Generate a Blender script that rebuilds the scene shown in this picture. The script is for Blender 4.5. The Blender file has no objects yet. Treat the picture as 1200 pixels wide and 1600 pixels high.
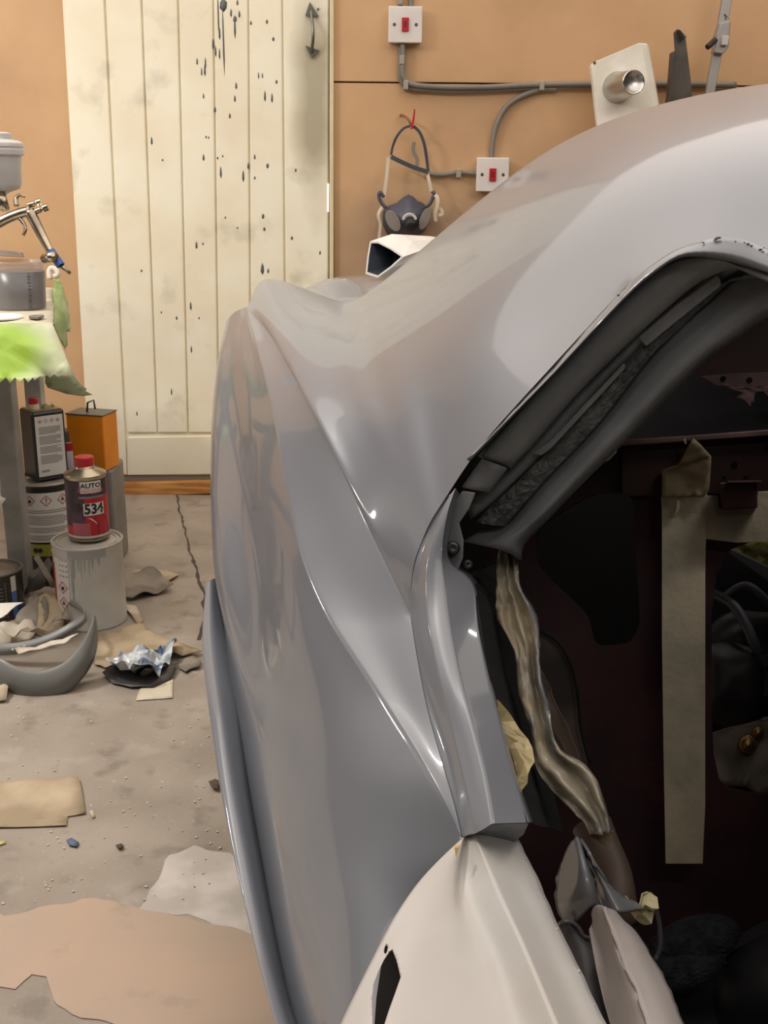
import bpy, bmesh, math, random
from mathutils import Vector, Matrix, noise
from mathutils.geometry import tessellate_polygon
random.seed(7)
SC = bpy.context.scene
COL = SC.collection
# ------------------------------------------------------------------ camera
W_, H_, F_ = 1200.0, 1600.0, 1700.0
PITCH, ROLL, CAMH = math.radians(17.0), math.radians(0.6), 1.105
cd = bpy.data.cameras.new('camera'); cam = bpy.data.objects.new('camera', cd); COL.objects.link(cam)
cam.location = (0, 0, CAMH)
cam.rotation_euler = (Matrix.Rotation(math.radians(90)-PITCH, 3, 'X') @ Matrix.Rotation(ROLL, 3, 'Z')).to_euler()
cd.sensor_fit = 'VERTICAL'; cd.sensor_height = 36.0; cd.lens = 36.0*F_/H_
cd.clip_start = 0.02; cd.clip_end = 60
SC.camera = cam
CR = cam.rotation_euler.to_matrix(); CO = Vector((0, 0, CAMH))
# ------------------------------------------------------------------ light and exposure
wd = bpy.data.worlds.new('world'); SC.world = wd; wd.use_nodes = True
wd.node_tree.nodes['Background'].inputs[0].default_value = (1.0, 0.97, 0.93, 1)
wd.node_tree.nodes['Background'].inputs[1].default_value = 0.3
SC.view_settings.view_transform = 'Standard'; SC.view_settings.look = 'None'
SC.view_settings.gamma = 1; SC.view_settings.exposure = 0.0; SC.view_settings.use_curve_mapping = False
def area(name, loc, rot, sx, sy, power, col):
    l = bpy.data.lights.new(name, 'AREA'); l.shape = 'RECTANGLE'; l.size = sx; l.size_y = sy
    l.energy = power; l.color = col
    o = bpy.data.objects.new(name, l); COL.objects.link(o); o.location = loc; o.rotation_euler = rot
    return o
NEU = (1.0, .965, .92)
area('overhead_fill_light', (0, 2.05, 2.47), (0, 0, 0), 5.0, 3.7, 88, (1.0, .91, .84))  # added broad fill from above for even brightness and reflections
area('overhead_strip', (-1.95, 2.2, 2.3), (0, 0, 0), .12, .6, 44, NEU)
area('overhead_strip', (1.45, 1.65, 2.40), (0, 0, math.radians(12)), .9, .035, 12, (1.0, .98, .95))  # added slim strip, placed so the jamb crease catches a highlight
_l = bpy.data.lights.new('left_glint_light', 'POINT'); _l.energy = 9; _l.shadow_soft_size = .05; _l.color = (1, .97, .92)  # added point light, only there to make the wing creases glint
_o = bpy.data.objects.new('left_glint_light', _l); COL.objects.link(_o); _o.location = (-2.4, 2.6, .98)
area('front_tube_light', (.4, -.9, 2.40), (0, 0, 0), 1.3, .05, 8, (1.0, .98, .95))

# ------------------------------------------------------------------ projection helpers
def ray(x, y): return CR @ Vector(((x-W_/2)/F_, -(y-H_/2)/F_, -1.0))
def P(x, y, z): return CO + ray(x, y)*z                 # picture point at a given depth (m)
def G(x, y, h=0.0):                                       # picture point on the plane z = h
    r = ray(x, y); return CO + r*((h-CAMH)/r.z)
def depth(v): return -(CR.inverted() @ (Vector(v)-CO)).z
WALLY = G(560, 772).y
def Wp(x, y, off=0.0):                                    # picture point on the back wall
    r = ray(x, y); return CO + r*((WALLY-off)/r.y)

# ------------------------------------------------------------------ materials
def srgb(c):
    return tuple(((v/255)/12.92 if v/255 <= .04045 else ((v/255+.055)/1.055)**2.4) for v in c)
MATS = {}
def mat(name, rgb, rough=.5, metal=0, rgb2=None, nscale=8, ndetail=4, bump=0, bscale=60, coat=0, coatr=.1,
        alpha=1, trans=0, spec=.5, mixlo=.4, mixhi=.6, bdist=.01, sheen=0, stretch=None):
    if name in MATS: return MATS[name]
    m = bpy.data.materials.new(name); m.use_nodes = True
    nt = m.node_tree; b = nt.nodes['Principled BSDF']
    c = srgb(rgb)
    b.inputs['Base Color'].default_value = (*c, 1); b.inputs['Roughness'].default_value = rough
    b.inputs['Metallic'].default_value = metal; b.inputs['Coat Weight'].default_value = coat
    b.inputs['Coat Roughness'].default_value = coatr; b.inputs['Alpha'].default_value = alpha
    b.inputs['Transmission Weight'].default_value = trans; b.inputs['Specular IOR Level'].default_value = spec
    tc = nt.nodes.new('ShaderNodeTexCoord')
    src = tc.outputs['Object']
    if stretch:
        mp = nt.nodes.new('ShaderNodeMapping'); mp.inputs['Scale'].default_value = stretch
        nt.links.new(src, mp.inputs[0]); src = mp.outputs[0]
    n = nt.nodes.new('ShaderNodeTexNoise'); n.inputs['Scale'].default_value = nscale; n.inputs['Detail'].default_value = ndetail
    nt.links.new(src, n.inputs['Vector'])
    r = nt.nodes.new('ShaderNodeMapRange'); r.inputs[1].default_value = mixlo; r.inputs[2].default_value = mixhi
    nt.links.new(n.outputs['Fac'], r.inputs[0])
    mx = nt.nodes.new('ShaderNodeMix'); mx.data_type = 'RGBA'
    c2 = srgb(rgb2) if rgb2 else tuple(v*.88 for v in c)
    mx.inputs[6].default_value = (*c, 1); mx.inputs[7].default_value = (*c2, 1)
    nt.links.new(r.outputs[0], mx.inputs[0]); nt.links.new(mx.outputs[2], b.inputs['Base Color'])
    if bump:
        n2 = nt.nodes.new('ShaderNodeTexNoise'); n2.inputs['Scale'].default_value = bscale; n2.inputs['Detail'].default_value = 3
        nt.links.new(src, n2.inputs['Vector'])
        bp = nt.nodes.new('ShaderNodeBump'); bp.inputs['Strength'].default_value = bump; bp.inputs['Distance'].default_value = bdist
        nt.links.new(n2.outputs['Fac'], bp.inputs['Height']); nt.links.new(bp.outputs[0], b.inputs['Normal'])
    MATS[name] = m
    return m
def layer(m, rgb, scale, lo, hi, coords='Object', strength=1.0, detail=5, stretch=None, loc=(0, 0, 0), mask=None):
    """one more blotch colour over a material's base colour (dirt, stains, spatter). mask=(centre, radii) keeps it round a spot"""
    nt = m.node_tree; b = nt.nodes['Principled BSDF']
    old = b.inputs['Base Color'].links[0].from_socket
    tc = nt.nodes.new('ShaderNodeTexCoord')
    mp = nt.nodes.new('ShaderNodeMapping'); mp.inputs['Location'].default_value = loc
    if stretch: mp.inputs['Scale'].default_value = stretch
    nt.links.new(tc.outputs[coords], mp.inputs[0])
    n = nt.nodes.new('ShaderNodeTexNoise'); n.inputs['Scale'].default_value = scale; n.inputs['Detail'].default_value = detail
    nt.links.new(mp.outputs[0], n.inputs['Vector'])
    val = n.outputs['Fac']
    if mask:
        cen, rad, amt = mask
        sb = nt.nodes.new('ShaderNodeVectorMath'); sb.operation = 'SUBTRACT'; sb.inputs[1].default_value = cen
        nt.links.new(tc.outputs[coords], sb.inputs[0])
        dv = nt.nodes.new('ShaderNodeVectorMath'); dv.operation = 'DIVIDE'; dv.inputs[1].default_value = rad
        nt.links.new(sb.outputs[0], dv.inputs[0])
        ln = nt.nodes.new('ShaderNodeVectorMath'); ln.operation = 'LENGTH'; nt.links.new(dv.outputs[0], ln.inputs[0])
        ml = nt.nodes.new('ShaderNodeMath'); ml.operation = 'MULTIPLY_ADD'
        ml.inputs[1].default_value = -1.0; ml.inputs[2].default_value = 1.0
        nt.links.new(ln.outputs['Value'], ml.inputs[0])          # 1 - dist
        ad = nt.nodes.new('ShaderNodeMath'); ad.operation = 'MULTIPLY_ADD'; ad.inputs[1].default_value = amt; 
        nt.links.new(val, ad.inputs[0]); nt.links.new(ml.outputs[0], ad.inputs[2])
        val = ad.outputs[0]
    r = nt.nodes.new('ShaderNodeMapRange'); r.inputs[1].default_value = lo; r.inputs[2].default_value = hi
    r.inputs[4].default_value = strength
    nt.links.new(val, r.inputs[0])
    mx = nt.nodes.new('ShaderNodeMix'); mx.data_type = 'RGBA'
    nt.links.new(r.outputs[0], mx.inputs[0]); nt.links.new(old, mx.inputs[6]); mx.inputs[7].default_value = (*srgb(rgb), 1)
    nt.links.new(mx.outputs[2], b.inputs['Base Color'])
    return m

# ------------------------------------------------------------------ object helpers
def thing(name, label, cat, loc=(0, 0, 0), group=None):
    o = bpy.data.objects.new(name, None); COL.objects.link(o); o.location = loc; o.empty_display_size = .05
    o['label'] = label; o['category'] = cat
    if group: o['group'] = group
    bpy.context.view_layer.update()
    return o
def tag(o, label, cat, group=None, kind=None):
    o['label'] = label; o['category'] = cat
    if group: o['group'] = group
    if kind: o['kind'] = kind
    return o
def obj(name, bm, m, parent=None, smooth=False, label=None, kind=None, solid=0, bevel=0, origin=None, recalc=True, offset=-1):
    """link a bmesh given in world coordinates as one mesh object under parent"""
    if recalc: bmesh.ops.recalc_face_normals(bm, faces=bm.faces)
    me = bpy.data.meshes.new(name)
    if parent is not None: base = Vector(parent.get('_wl', parent.location))
    elif origin is not None: base = Vector(origin)
    else:
        if bm.verts:
            lo = Vector([min(v.co[i] for v in bm.verts) for i in range(3)]); hi = Vector([max(v.co[i] for v in bm.verts) for i in range(3)])
            base = Vector(((lo.x+hi.x)/2, (lo.y+hi.y)/2, lo.z))
        else: base = Vector((0, 0, 0))
    bm.transform(Matrix.Translation(-base))
    bm.to_mesh(me); bm.free()
    if smooth:
        for p in me.polygons: p.use_smooth = True
    o = bpy.data.objects.new(name, me); COL.objects.link(o)
    if isinstance(m, (list, tuple)):
        for k in m: me.materials.append(k)
    else: me.materials.append(m)
    if parent is not None:
        o.parent = parent; o['_wl'] = tuple(base)
    else:
        o.location = base; o['_wl'] = tuple(base)
    if label: o['label'] = label
    if kind: o['kind'] = kind
    if solid:
        md = o.modifiers.new('solid', 'SOLIDIFY'); md.thickness = solid; md.offset = offset
    if bevel:
        md = o.modifiers.new('bevel', 'BEVEL'); md.width = bevel; md.segments = 2; md.limit_method = 'ANGLE'; md.angle_limit = math.radians(40)
    return o
def struct(name, bm, m, **k):
    o = obj(name, bm, m, **k); o['kind'] = 'structure'; return o
def NB(): return bmesh.new()
def box(bm, c, s, rot=None):
    r = bmesh.ops.create_cube(bm, size=1)
    M = Matrix.Translation(c) @ (rot.to_4x4() if rot is not None else Matrix.Identity(4)) @ Matrix.Diagonal((*s, 1))
    bmesh.ops.transform(bm, matrix=M, verts=r['verts']); return r['verts']
def box2(bm, lo, hi):
    lo = Vector(lo); hi = Vector(hi); return box(bm, (lo+hi)/2, hi-lo)
def lathe(bm, prof, c=(0, 0, 0), axis=None, n=32, a0=0, a1=2*math.pi):
    """profile [(r,z)] turned round the axis through c"""
    full = abs(a1-a0-2*math.pi) < 1e-6; k = n if full else n+1
    q = Vector((0, 0, 1)).rotation_difference(Vector(axis)).to_matrix() if axis is not None else Matrix.Identity(3)
    c = Vector(c); rings = []
    for r, z in prof:
        if r < 1e-6 and full: rings.append([bm.verts.new(c+q@Vector((0, 0, z)))]); continue
        rings.append([bm.verts.new(c+q@Vector((r*math.cos(a0+(a1-a0)*i/n), r*math.sin(a0+(a1-a0)*i/n), z))) for i in range(k)])
    for A, B in zip(rings, rings[1:]):
        m = max(len(A), len(B))
        for i in range(m if full else m-1):
            j = (i+1) % m
            if len(A) == 1 and len(B) == 1: continue
            if len(A) == 1: bm.faces.new((A[0], B[i], B[j]))
            elif len(B) == 1: bm.faces.new((A[i], A[j], B[0]))
            else: bm.faces.new((A[i], A[j], B[j], B[i]))
def cr(pts, n):
    """Catmull-Rom through points (Vectors), n samples even in chord length"""
    pts = [Vector(p) for p in pts]
    if len(pts) == 1: return pts*n
    dense = []; m = 16
    for i in range(len(pts)-1):
        p0 = pts[i-1] if i > 0 else pts[i]*2-pts[i+1]; p1 = pts[i]; p2 = pts[i+1]
        p3 = pts[i+2] if i+2 < len(pts) else pts[i+1]*2-pts[i]
        d1 = max((p1-p0).length, 1e-6)**.5; d2 = max((p2-p1).length, 1e-6)**.5; d3 = max((p3-p2).length, 1e-6)**.5
        m1 = (p1-p0)/d1 - (p2-p0)/(d1+d2) + (p2-p1)/d2; m2 = (p2-p1)/d2 - (p3-p1)/(d2+d3) + (p3-p2)/d3
        m1 *= d2; m2 *= d2
        for j in range(m):
            t = j/m; dense.append(p1*(2*t**3-3*t*t+1)+m1*(t**3-2*t*t+t)+p2*(-2*t**3+3*t*t)+m2*(t**3-t*t))
    dense.append(pts[-1])
    L = [0]
    for a, b in zip(dense, dense[1:]): L.append(L[-1]+(b-a).length)
    out = []; k = 0
    for i in range(n):
        s = L[-1]*i/(n-1)
        while k < len(L)-2 and L[k+1] < s: k += 1
        t = (s-L[k])/max(L[k+1]-L[k], 1e-9); out.append(dense[k].lerp(dense[k+1], min(max(t, 0), 1)))
    return out
def tube(bm, pts, r, n=10, samples=None, caps=True):
    pts = cr(pts, samples) if samples else [Vector(p) for p in pts]
    k = len(pts); rs = r if isinstance(r, (list, tuple)) else [r]*k
    if len(rs) != k: rs = [rs[0]+(rs[-1]-rs[0])*i/(k-1) for i in range(k)]
    t0 = (pts[1]-pts[0]).normalized(); up = Vector((0, 0, 1)) if abs(t0.z) < .9 else Vector((1, 0, 0))
    nrm = t0.cross(up).normalized(); rings = []
    for i, p in enumerate(pts):
        t = (pts[min(i+1, k-1)]-pts[max(i-1, 0)]).normalized()
        nrm = (nrm - t*nrm.dot(t)).normalized(); b = t.cross(nrm)
        rings.append([bm.verts.new(p+(nrm*math.cos(2*math.pi*j/n)+b*math.sin(2*math.pi*j/n))*rs[i]) for j in range(n)])
    for A, B in zip(rings, rings[1:]):
        for j in range(n): bm.faces.new((A[j], A[(j+1) % n], B[(j+1) % n], B[j]))
    if caps: bm.faces.new(rings[0][::-1]); bm.faces.new(rings[-1])
def ribbon(bm, pts, width, thick, side, samples=None):
    """flat strap: side = direction of its width"""
    pts = cr(pts, samples) if samples else [Vector(p) for p in pts]
    side = Vector(side).normalized(); k = len(pts); rings = []
    for i, p in enumerate(pts):
        t = (pts[min(i+1, k-1)]-pts[max(i-1, 0)]).normalized(); s = (side-t*side.dot(t)).normalized(); u = t.cross(s)
        rings.append([bm.verts.new(p+s*a*width/2+u*b*thick/2) for a, b in ((-1, -1), (1, -1), (1, 1), (-1, 1))])
    for A, B in zip(rings, rings[1:]):
        for j in range(4): bm.faces.new((A[j], A[(j+1) % 4], B[(j+1) % 4], B[j]))
    bm.faces.new(rings[0][::-1]); bm.faces.new(rings[-1])
def prism(bm, poly, d):
    """polygon of world points pushed along vector d"""
    a = [bm.verts.new(p) for p in poly]; b = [bm.verts.new(Vector(p)+Vector(d)) for p in poly]
    tri = tessellate_polygon([[Vector(p) for p in poly]])
    for t in tri:
        bm.faces.new([a[i] for i in t]); bm.faces.new([b[i] for i in t][::-1])
    for i in range(len(poly)):
        j = (i+1) % len(poly); bm.faces.new((a[i], a[j], b[j], b[i]))
def sheet(poly, L, amp, seed=0, scale=8.0, edge=0.0, ridge=True, lift=0.0):
    """polygon of world points cut fine and crumpled along its normal"""
    bm = bmesh.new(); vs = [bm.verts.new(p) for p in poly]
    for t in tessellate_polygon([[Vector(p) for p in poly]]):
        try: bm.faces.new([vs[i] for i in t])
        except ValueError: pass
    for _ in range(8):
        es = [e for e in bm.edges if e.calc_length() > L]
        if not es: break
        bmesh.ops.subdivide_edges(bm, edges=es, cuts=1)
        bmesh.ops.triangulate(bm, faces=[f for f in bm.faces if len(f.verts) > 3])
    bm.normal_update()
    n = Vector((0, 0, 0))
    for f in bm.faces: n += f.normal*f.calc_area()
    n = n.normalized()
    if n.z < 0: n = -n
    o = Vector((seed*3.7, seed*1.3, seed*.7))
    for v in bm.verts:
        a = noise.noise(v.co*scale+o); b = noise.noise(v.co*scale*2.3+o*2)
        h = (abs(a)*1.6+abs(b)*.7) if ridge else (a+b*.5+.5)
        v.co += n*(h*amp+lift)
        if edge and v.is_boundary: v.co += Vector((noise.noise(v.co*60+o), noise.noise(v.co*60-o), 0))*edge
    return bm
def grid(bm, rows, close=False):
    V = [[bm.verts.new(p) for p in r] for r in rows]
    for A, B in zip(V, V[1:]):
        for i in range(len(A)-1 + (1 if close else 0)):
            j = (i+1) % len(A)
            bm.faces.new((A[i], A[j], B[j], B[i]))
    return V
def cross(rails, m):
    """rails: equal-length lists. returns the same lists refined across with m steps between neighbours"""
    n = len(rails[0]); cols = []
    for i in range(n):
        pts = [r[i] for r in rails]; out = []
        for k in range(len(pts)-1):
            p0 = pts[k-1] if k > 0 else pts[k]*2-pts[k+1]; p1 = pts[k]; p2 = pts[k+1]
            p3 = pts[k+2] if k+2 < len(pts) else pts[k+1]*2-pts[k]
            d1 = max((p1-p0).length, 1e-5)**.5; d2 = max((p2-p1).length, 1e-5)**.5; d3 = max((p3-p2).length, 1e-5)**.5
            m1 = ((p1-p0)/d1-(p2-p0)/(d1+d2)+(p2-p1)/d2)*d2; m2 = ((p2-p1)/d2-(p3-p1)/(d2+d3)+(p3-p2)/d3)*d2
            for j in range(m):
                t = j/m; out.append(p1*(2*t**3-3*t*t+1)+m1*(t**3-2*t*t+t)+p2*(-2*t**3+3*t*t)+m2*(t**3-t*t))
        out.append(pts[-1]); cols.append(out)
    return [[cols[i][k] for i in range(n)] for k in range(len(cols[0]))]
def R(pts, n): return cr([P(*p) for p in pts], n)
def text_bm(bm, s, size, place, depth_=.0006, bold=.0):
    """flat lettering turned into mesh; place(x, y, z) -> world point"""
    cu = bpy.data.curves.new('t', 'FONT'); cu.body = s; cu.size = size; cu.align_x = 'CENTER'; cu.align_y = 'CENTER'
    cu.resolution_u = 2; cu.offset = bold
    o = bpy.data.objects.new('t', cu); COL.objects.link(o); bpy.context.view_layer.update()
    me = o.evaluated_get(bpy.context.evaluated_depsgraph_get()).to_mesh()
    vs = [bm.verts.new(place(v.co.x, v.co.y, 0)) for v in me.vertices]
    for p in me.polygons:
        try: bm.faces.new([vs[i] for i in p.vertices])
        except ValueError: pass
    o.to_mesh_clear(); bpy.data.objects.remove(o); bpy.data.curves.remove(cu)
# ================================================================== THE ROOM
m_mdf = mat('mdf_board', (206, 168, 126), .62, rgb2=(192, 152, 110), nscale=3, mixlo=.3, mixhi=.7, bump=.15, bscale=300, bdist=.002)
layer(m_mdf, (168, 132, 100), 2.2, .52, .72, strength=.55)
layer(m_mdf, (150, 126, 104), 6, .55, 1.0, strength=.75, mask=((.2, 4, .85), (.9, 50, .45), .5))
m_door = mat('cream_door_paint', (242, 236, 214), .42, rgb2=(236, 226, 200), nscale=4, bump=.05, bscale=120, bdist=.001)
layer(m_door, (176, 166, 146), 7, .6, .8, strength=.6)
layer(m_door, (150, 140, 112), 5, .7, 1.1, strength=.75, mask=((-.24, 3.9, 1.35), (.16, 5, .75), .5))
m_floor = mat('concrete_floor', (166, 155, 142), .5, rgb2=(146, 135, 122), nscale=5, ndetail=8, bump=.25, bscale=90, bdist=.004, mixlo=.35, mixhi=.65)
layer(m_floor, (118, 108, 98), 14, .56, .68, strength=.6, detail=8)
layer(m_floor, (188, 180, 168), 70, .66, .72, strength=.8)
layer(m_floor, (186, 178, 166), 9, .6, .75, strength=.5, detail=8)
m_ceil = mat('ceiling_paint', (232, 226, 216), .8)
m_dark = mat('dark_grime', (40, 36, 34), .7)

RX0, RX1, RY0, ZC = -2.6, 3.0, -2.4, 2.5
bm = NB(); box2(bm, (RX0, RY0, -.1), (RX1, WALLY, 0)); struct('floor', bm, m_floor, origin=(0, 0, 0))
bm = NB(); box2(bm, (RX0, RY0, ZC), (RX1, WALLY, ZC+.1)); struct('ceiling', bm, m_ceil, origin=(0, 0, 0))
# the back wall is a frame with MDF sheets as its boards
seam = Wp(800, 131).z
bm = NB(); box2(bm, (RX0, WALLY+.02, 0), (RX1, WALLY+.12, ZC)); wb = struct('wall_back', bm, m_dark, origin=(0, 0, 0))
xs = [RX0, Wp(118, 200).x+.02, Wp(521.3, 200).x, RX1]
for x0, x1, z0, z1 in ((xs[0], xs[1], 0, ZC), (xs[2], xs[3], seam+.0025, ZC), (xs[2], xs[3], 0, seam-.0025), (xs[1], xs[2], 2.2, ZC)):
    bm = NB(); box2(bm, (x0, WALLY, z0), (x1, WALLY+.0195, z1)); obj('board', bm, m_mdf, wb, bevel=.0015)
m_wl = mat('side_wall_board', (96, 88, 82), .7, rgb2=(60, 54, 52), nscale=2)
bm = NB(); box2(bm, (RX0-.1, RY0, 0), (RX0, WALLY, ZC)); struct('wall_left', bm, m_wl, origin=(0, 0, 0))
bm = NB(); box2(bm, (RX1, RY0, 0), (RX1+.1, WALLY, ZC)); struct('wall_right', bm, m_wl, origin=(0, 0, 0))
bm = NB(); box2(bm, (RX0, RY0-.1, 0), (RX1, RY0, ZC)); struct('wall_front', bm, mat('front_wall_paint', (104, 98, 92), .7), origin=(0, 0, 0))

# ---- plank door
db = .010
door_l = [(97, 0), (108, 150), (117, 300), (124, 450), (134, 640), (186, 742)]
bm = NB(); a = Wp(97, 0, db); dx0 = Wp(133, 640, db).x; dx1 = Wp(514, 300, db).x
doorb = Wp(300, 741, .03).z; doort = 2.12
def dq(x, y, off): return Wp(x, y, off)
def slab(bm, quad, off, th):
    """quad of picture points on the wall plane, front face at off from the wall"""
    pr = [Wp(x, y, off) for x, y in quad]; prism(bm, pr, (0, th, 0))
lines = [[(97, 0), (134, 660)], [(164, 0), (198, 683)], [(221, 0), (246, 683)], [(278, 0), (294, 683)], [(333, 0), (342, 683)], [(388, 0), (392, 683)], [(441, 0), (447, 683)], [(514, 0), (513, 683)]]
def ext(l, y):
    (x0, y0), (x1, y1) = l; return (x0+(x1-x0)*(y-y0)/(y1-y0), y)
bm = NB(); slab(bm, [ext(lines[0], -520), ext(lines[-1], -520), (513, 742), (140, 742)], .012, .012)
door = struct('door_1', bm, m_door, origin=(0, 0, 0))
for i in range(7):
    a, b = lines[i], lines[i+1]; g = 1.3
    yb = 742 if i == 0 else 676
    bm = NB(); q = [ext(a, -520), ext(b, -520), ext(b, yb), ext(a, yb)]
    q = [(q[0][0]+g, q[0][1]), (q[1][0]-g, q[1][1]), (q[2][0]-g, q[2][1]), (q[3][0]+g, q[3][1])]
    if i == 0: q = [q[0], q[1], (198, 742), (140, 742)]
    slab(bm, q, .021, .012); obj('plank', bm, m_door, door, bevel=.004)
bm = NB(); slab(bm, [(199, 684), (513, 679), (513, 739), (199, 742)], .024, .02); obj('bottom_rail', bm, m_door, door, bevel=.003)
# handle: grey bow handle with arrow shaped ends
m_steel = mat('worn_steel', (120, 120, 112), .4, 1)
def wz(x, y, o): return Wp(x, y, o)
hd = None
bm = NB()
tube(bm, [wz(486, 18, .03), wz(487, 30, .045), wz(489, 45, .055), wz(489, 62, .055), wz(488, 72, .045), wz(487, 82, .03)], [.005, .009, .0105, .0105, .009, .005], samples=16)
for pts in ([(484, 3), (498, 25), (477, 24)], [(477, 71), (499, 79), (487, 91)]):
    prism(bm, [wz(x, y, .032) for x, y in pts], (0, .008, 0))
for x, y in ((497, 14), (497, 79)): lathe(bm, [(0, .003), (.0035, .002), (.004, 0)], wz(x, y, .024), (0, -1, 0), n=8)
obj('door_handle', bm, m_steel, door, smooth=False)
# runs and splashes of grey primer dried on the planks
m_drip = mat('dried_primer_drips', (92, 96, 98), .5)
bm = NB()
drips = [(349, 8, 6, 9), (349, 60, 1.6, 52), (341, 22, 1.5, 30), (367, 42, 2, 16), (367, 30, 3, 5), (361, 20, 2, 6), (374, 22, 2, 5), (371, 4, 2, 4),
         (343, 52, 2, 9), (333, 68, 2, 8), (337, 80, 1.6, 8), (343, 84, 1.6, 8), (350, 88, 1.4, 14), (320, 110, 2, 8), (321, 98, 1.6, 8), (308, 96, 1.8, 5), (315, 112, 1.5, 6),
         (369, 134, 2, 5), (367, 154, 2, 5), (318, 150, 1.6, 4), (336, 171, 2, 4), (359, 181, 2, 4), (414, 150, 2, 8), (425, 153, 2, 7), (237, 220, 2, 6),
         (318, 246, 2.2, 5), (345, 269, 2, 9), (380, 275, 2.2, 9), (388, 259, 2.2, 5), (398, 245, 1.8, 4), (418, 259, 2.2, 4), (398, 278, 1.5, 2.5), (411, 338, 2.2, 4), (413, 358, 2, 3),
         (307, 383, 2.2, 6), (317, 381, 1.4, 2), (410, 420, 3.6, 9), (419, 423, 2, 4), (298, 478, 2, 7), (221, 423, 1.6, 2), (299, 546, 1.6, 6), (456, 372, 2, 3), (404, 118, 1.3, 5), (410, 118, 1.3, 4),
         (417, 34, 1.8, 3), (427, 61, 2, 3), (392, 36, 1.6, 3), (432, 128, 1.8, 3), (447, 500, 1.6, 3), (268, 612, 1.6, 6), (296, 730, 1.2, 8), (214, 646, 1.3, 4), (276, 497, 1.6, 3), (252, 488, 1.2, 2),
         (322, 214, 1.4, 2), (311, 497, 1.2, 2), (340, 247, 1.4, 2), (348, 244, 1.2, 2), (326, 215, 1.2, 2), (462, 266, 1.6, 3), (500, 395, 1.6, 3), (352, 340, 1.2, 2), (371, 356, 1.2, 2), (254, 250, 1.3, 2)]
for x, y, rx, ry in drips:
    c = Wp(x, y, .0215); k = WALLY/F_
    r = bmesh.ops.create_icosphere(bm, subdivisions=1, radius=1)
    for v in r['verts']:
        # teardrop: narrow at the top, round at the bottom
        z = v.co.z; w = 1.0 if ry < rx*2 else (.55 + .45*(.5-z*.5))
        v.co = c+Vector((v.co.x*rx*k*w, v.co.y*.0012, z*ry*k))
obj('paint_drips', bm, m_drip, door, smooth=True, kind='stuff')
# frame strip to the right of the door, lower sill board and floor batten
m_wood = mat('pine_batten', (214, 160, 92), .6, rgb2=(178, 118, 60), nscale=6, stretch=(1, 12, 12))
m_strip = mat('door_frame_paint', (222, 208, 168), .5)
bm = NB(); slab(bm, [(515, -520), (521.5, -520), (521, 765), (514.5, 765)], .02, .02); struct('trim_1', bm, m_strip, bevel=.002)
bm = NB(); slab(bm, [(180, 742), (420, 738), (420, 751), (183, 755)], .012, .012); struct('trim_2', bm, mat('grey_sill_board', (142, 136, 124), .6), bevel=.002)
bm = NB(); slab(bm, [(186, 755), (420, 750), (420, 769), (186, 776)], .035, .036); struct('trim_3', bm, m_wood, bevel=.003)
# bright slit of daylight between the door and its frame
m_sun = bpy.data.materials.new('daylight_slit'); m_sun.use_nodes = True
bb = m_sun.node_tree.nodes['Principled BSDF']; bb.inputs['Emission Color'].default_value = (1, 1, 1, 1); bb.inputs['Emission Strength'].default_value = 1.6
bm = NB(); slab(bm, [(512, 287), (514, 287), (513.6, 331), (511.8, 331)], .0225, .002); obj('light_gap', bm, m_sun, door, label='bright chink of daylight at the door edge')
# crack line and thin slab edges in the concrete
m_crack = mat('crack_dirt', (84, 76, 68), .9)
def crack(pts, w, seed):
    bm = NB(); c = [G(x, y) for x, y in pts]; c = cr(c, 60); prev = None
    for i, p in enumerate(c):
        o = Vector((noise.noise(p*14+Vector((seed, 0, 0))), noise.noise(p*9+Vector((0, seed, 0)))*.3, 0))*.009
        ww = w*(.5+abs(noise.noise(p*30))*1.6)
        q = [bm.verts.new(p+o+Vector((-ww, 0, .0008))), bm.verts.new(p+o+Vector((ww, 0, .0008)))]
        if prev: bm.faces.new((prev[0], prev[1], q[1], q[0]))
        prev = q
    return bm
fl = bpy.data.objects['floor']
obj('crack', crack([(276, 772), (286, 820), (300, 870), (312, 910), (320, 940), (312, 1000)], .0045, 3), m_crack, fl)
obj('crack', crack([(413, 1560), (398, 1590), (380, 1640)], .0016, 9), m_crack, fl)
# peeled patches of old floor paint: thin raised skins with ragged edges
m_peel = mat('old_tan_floor_paint', (190, 164, 142), .45, rgb2=(176, 158, 140), nscale=3.5, ndetail=8, mixlo=.35, mixhi=.6, bump=.1, bscale=40, bdist=.003)
layer(m_peel, (138, 124, 110), 9, .62, .75, strength=.6)
m_white = mat('white_floor_paint', (208, 200, 192), .5, rgb2=(184, 176, 166), nscale=12, ndetail=8)
def ragged(pts, step=.012, amp=.008, seed=1, h=.0):
    c = [G(x, y, h) for x, y in pts]; out = []
    for a, b in zip(c, c[1:]+c[:1]):
        k = max(1, int((b-a).length/step))
        for i in range(k):
            p = a.lerp(b, i/k); o = Vector((noise.noise(p*28+Vector((seed, 0, 0))), noise.noise(p*28+Vector((0, seed, 5))), 0))*amp
            o += Vector((noise.noise(p*9+Vector((seed, 0, 0))), noise.noise(p*9+Vector((0, seed, 5))), 0))*amp*1.5
            out.append(p+o)
    return out
def patch(name, pts, m, seed, th=.0012, amp=.008):
    bm = NB(); prism(bm, ragged(pts, seed=seed, amp=amp), (0, 0, th)); o = obj(name, bm, m, fl); return o
patch('floor_paint_patch', [(-60, 1440), (0, 1434), (70, 1415), (130, 1402), (180, 1408), (215, 1425), (300, 1435), (345, 1448), (420, 1462), (470, 1700), (330, 1700), (180, 1600), (110, 1585), (85, 1560), (70, 1525), (45, 1522), (20, 1545), (-60, 1540)], m_peel, 2, th=.0016)
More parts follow.
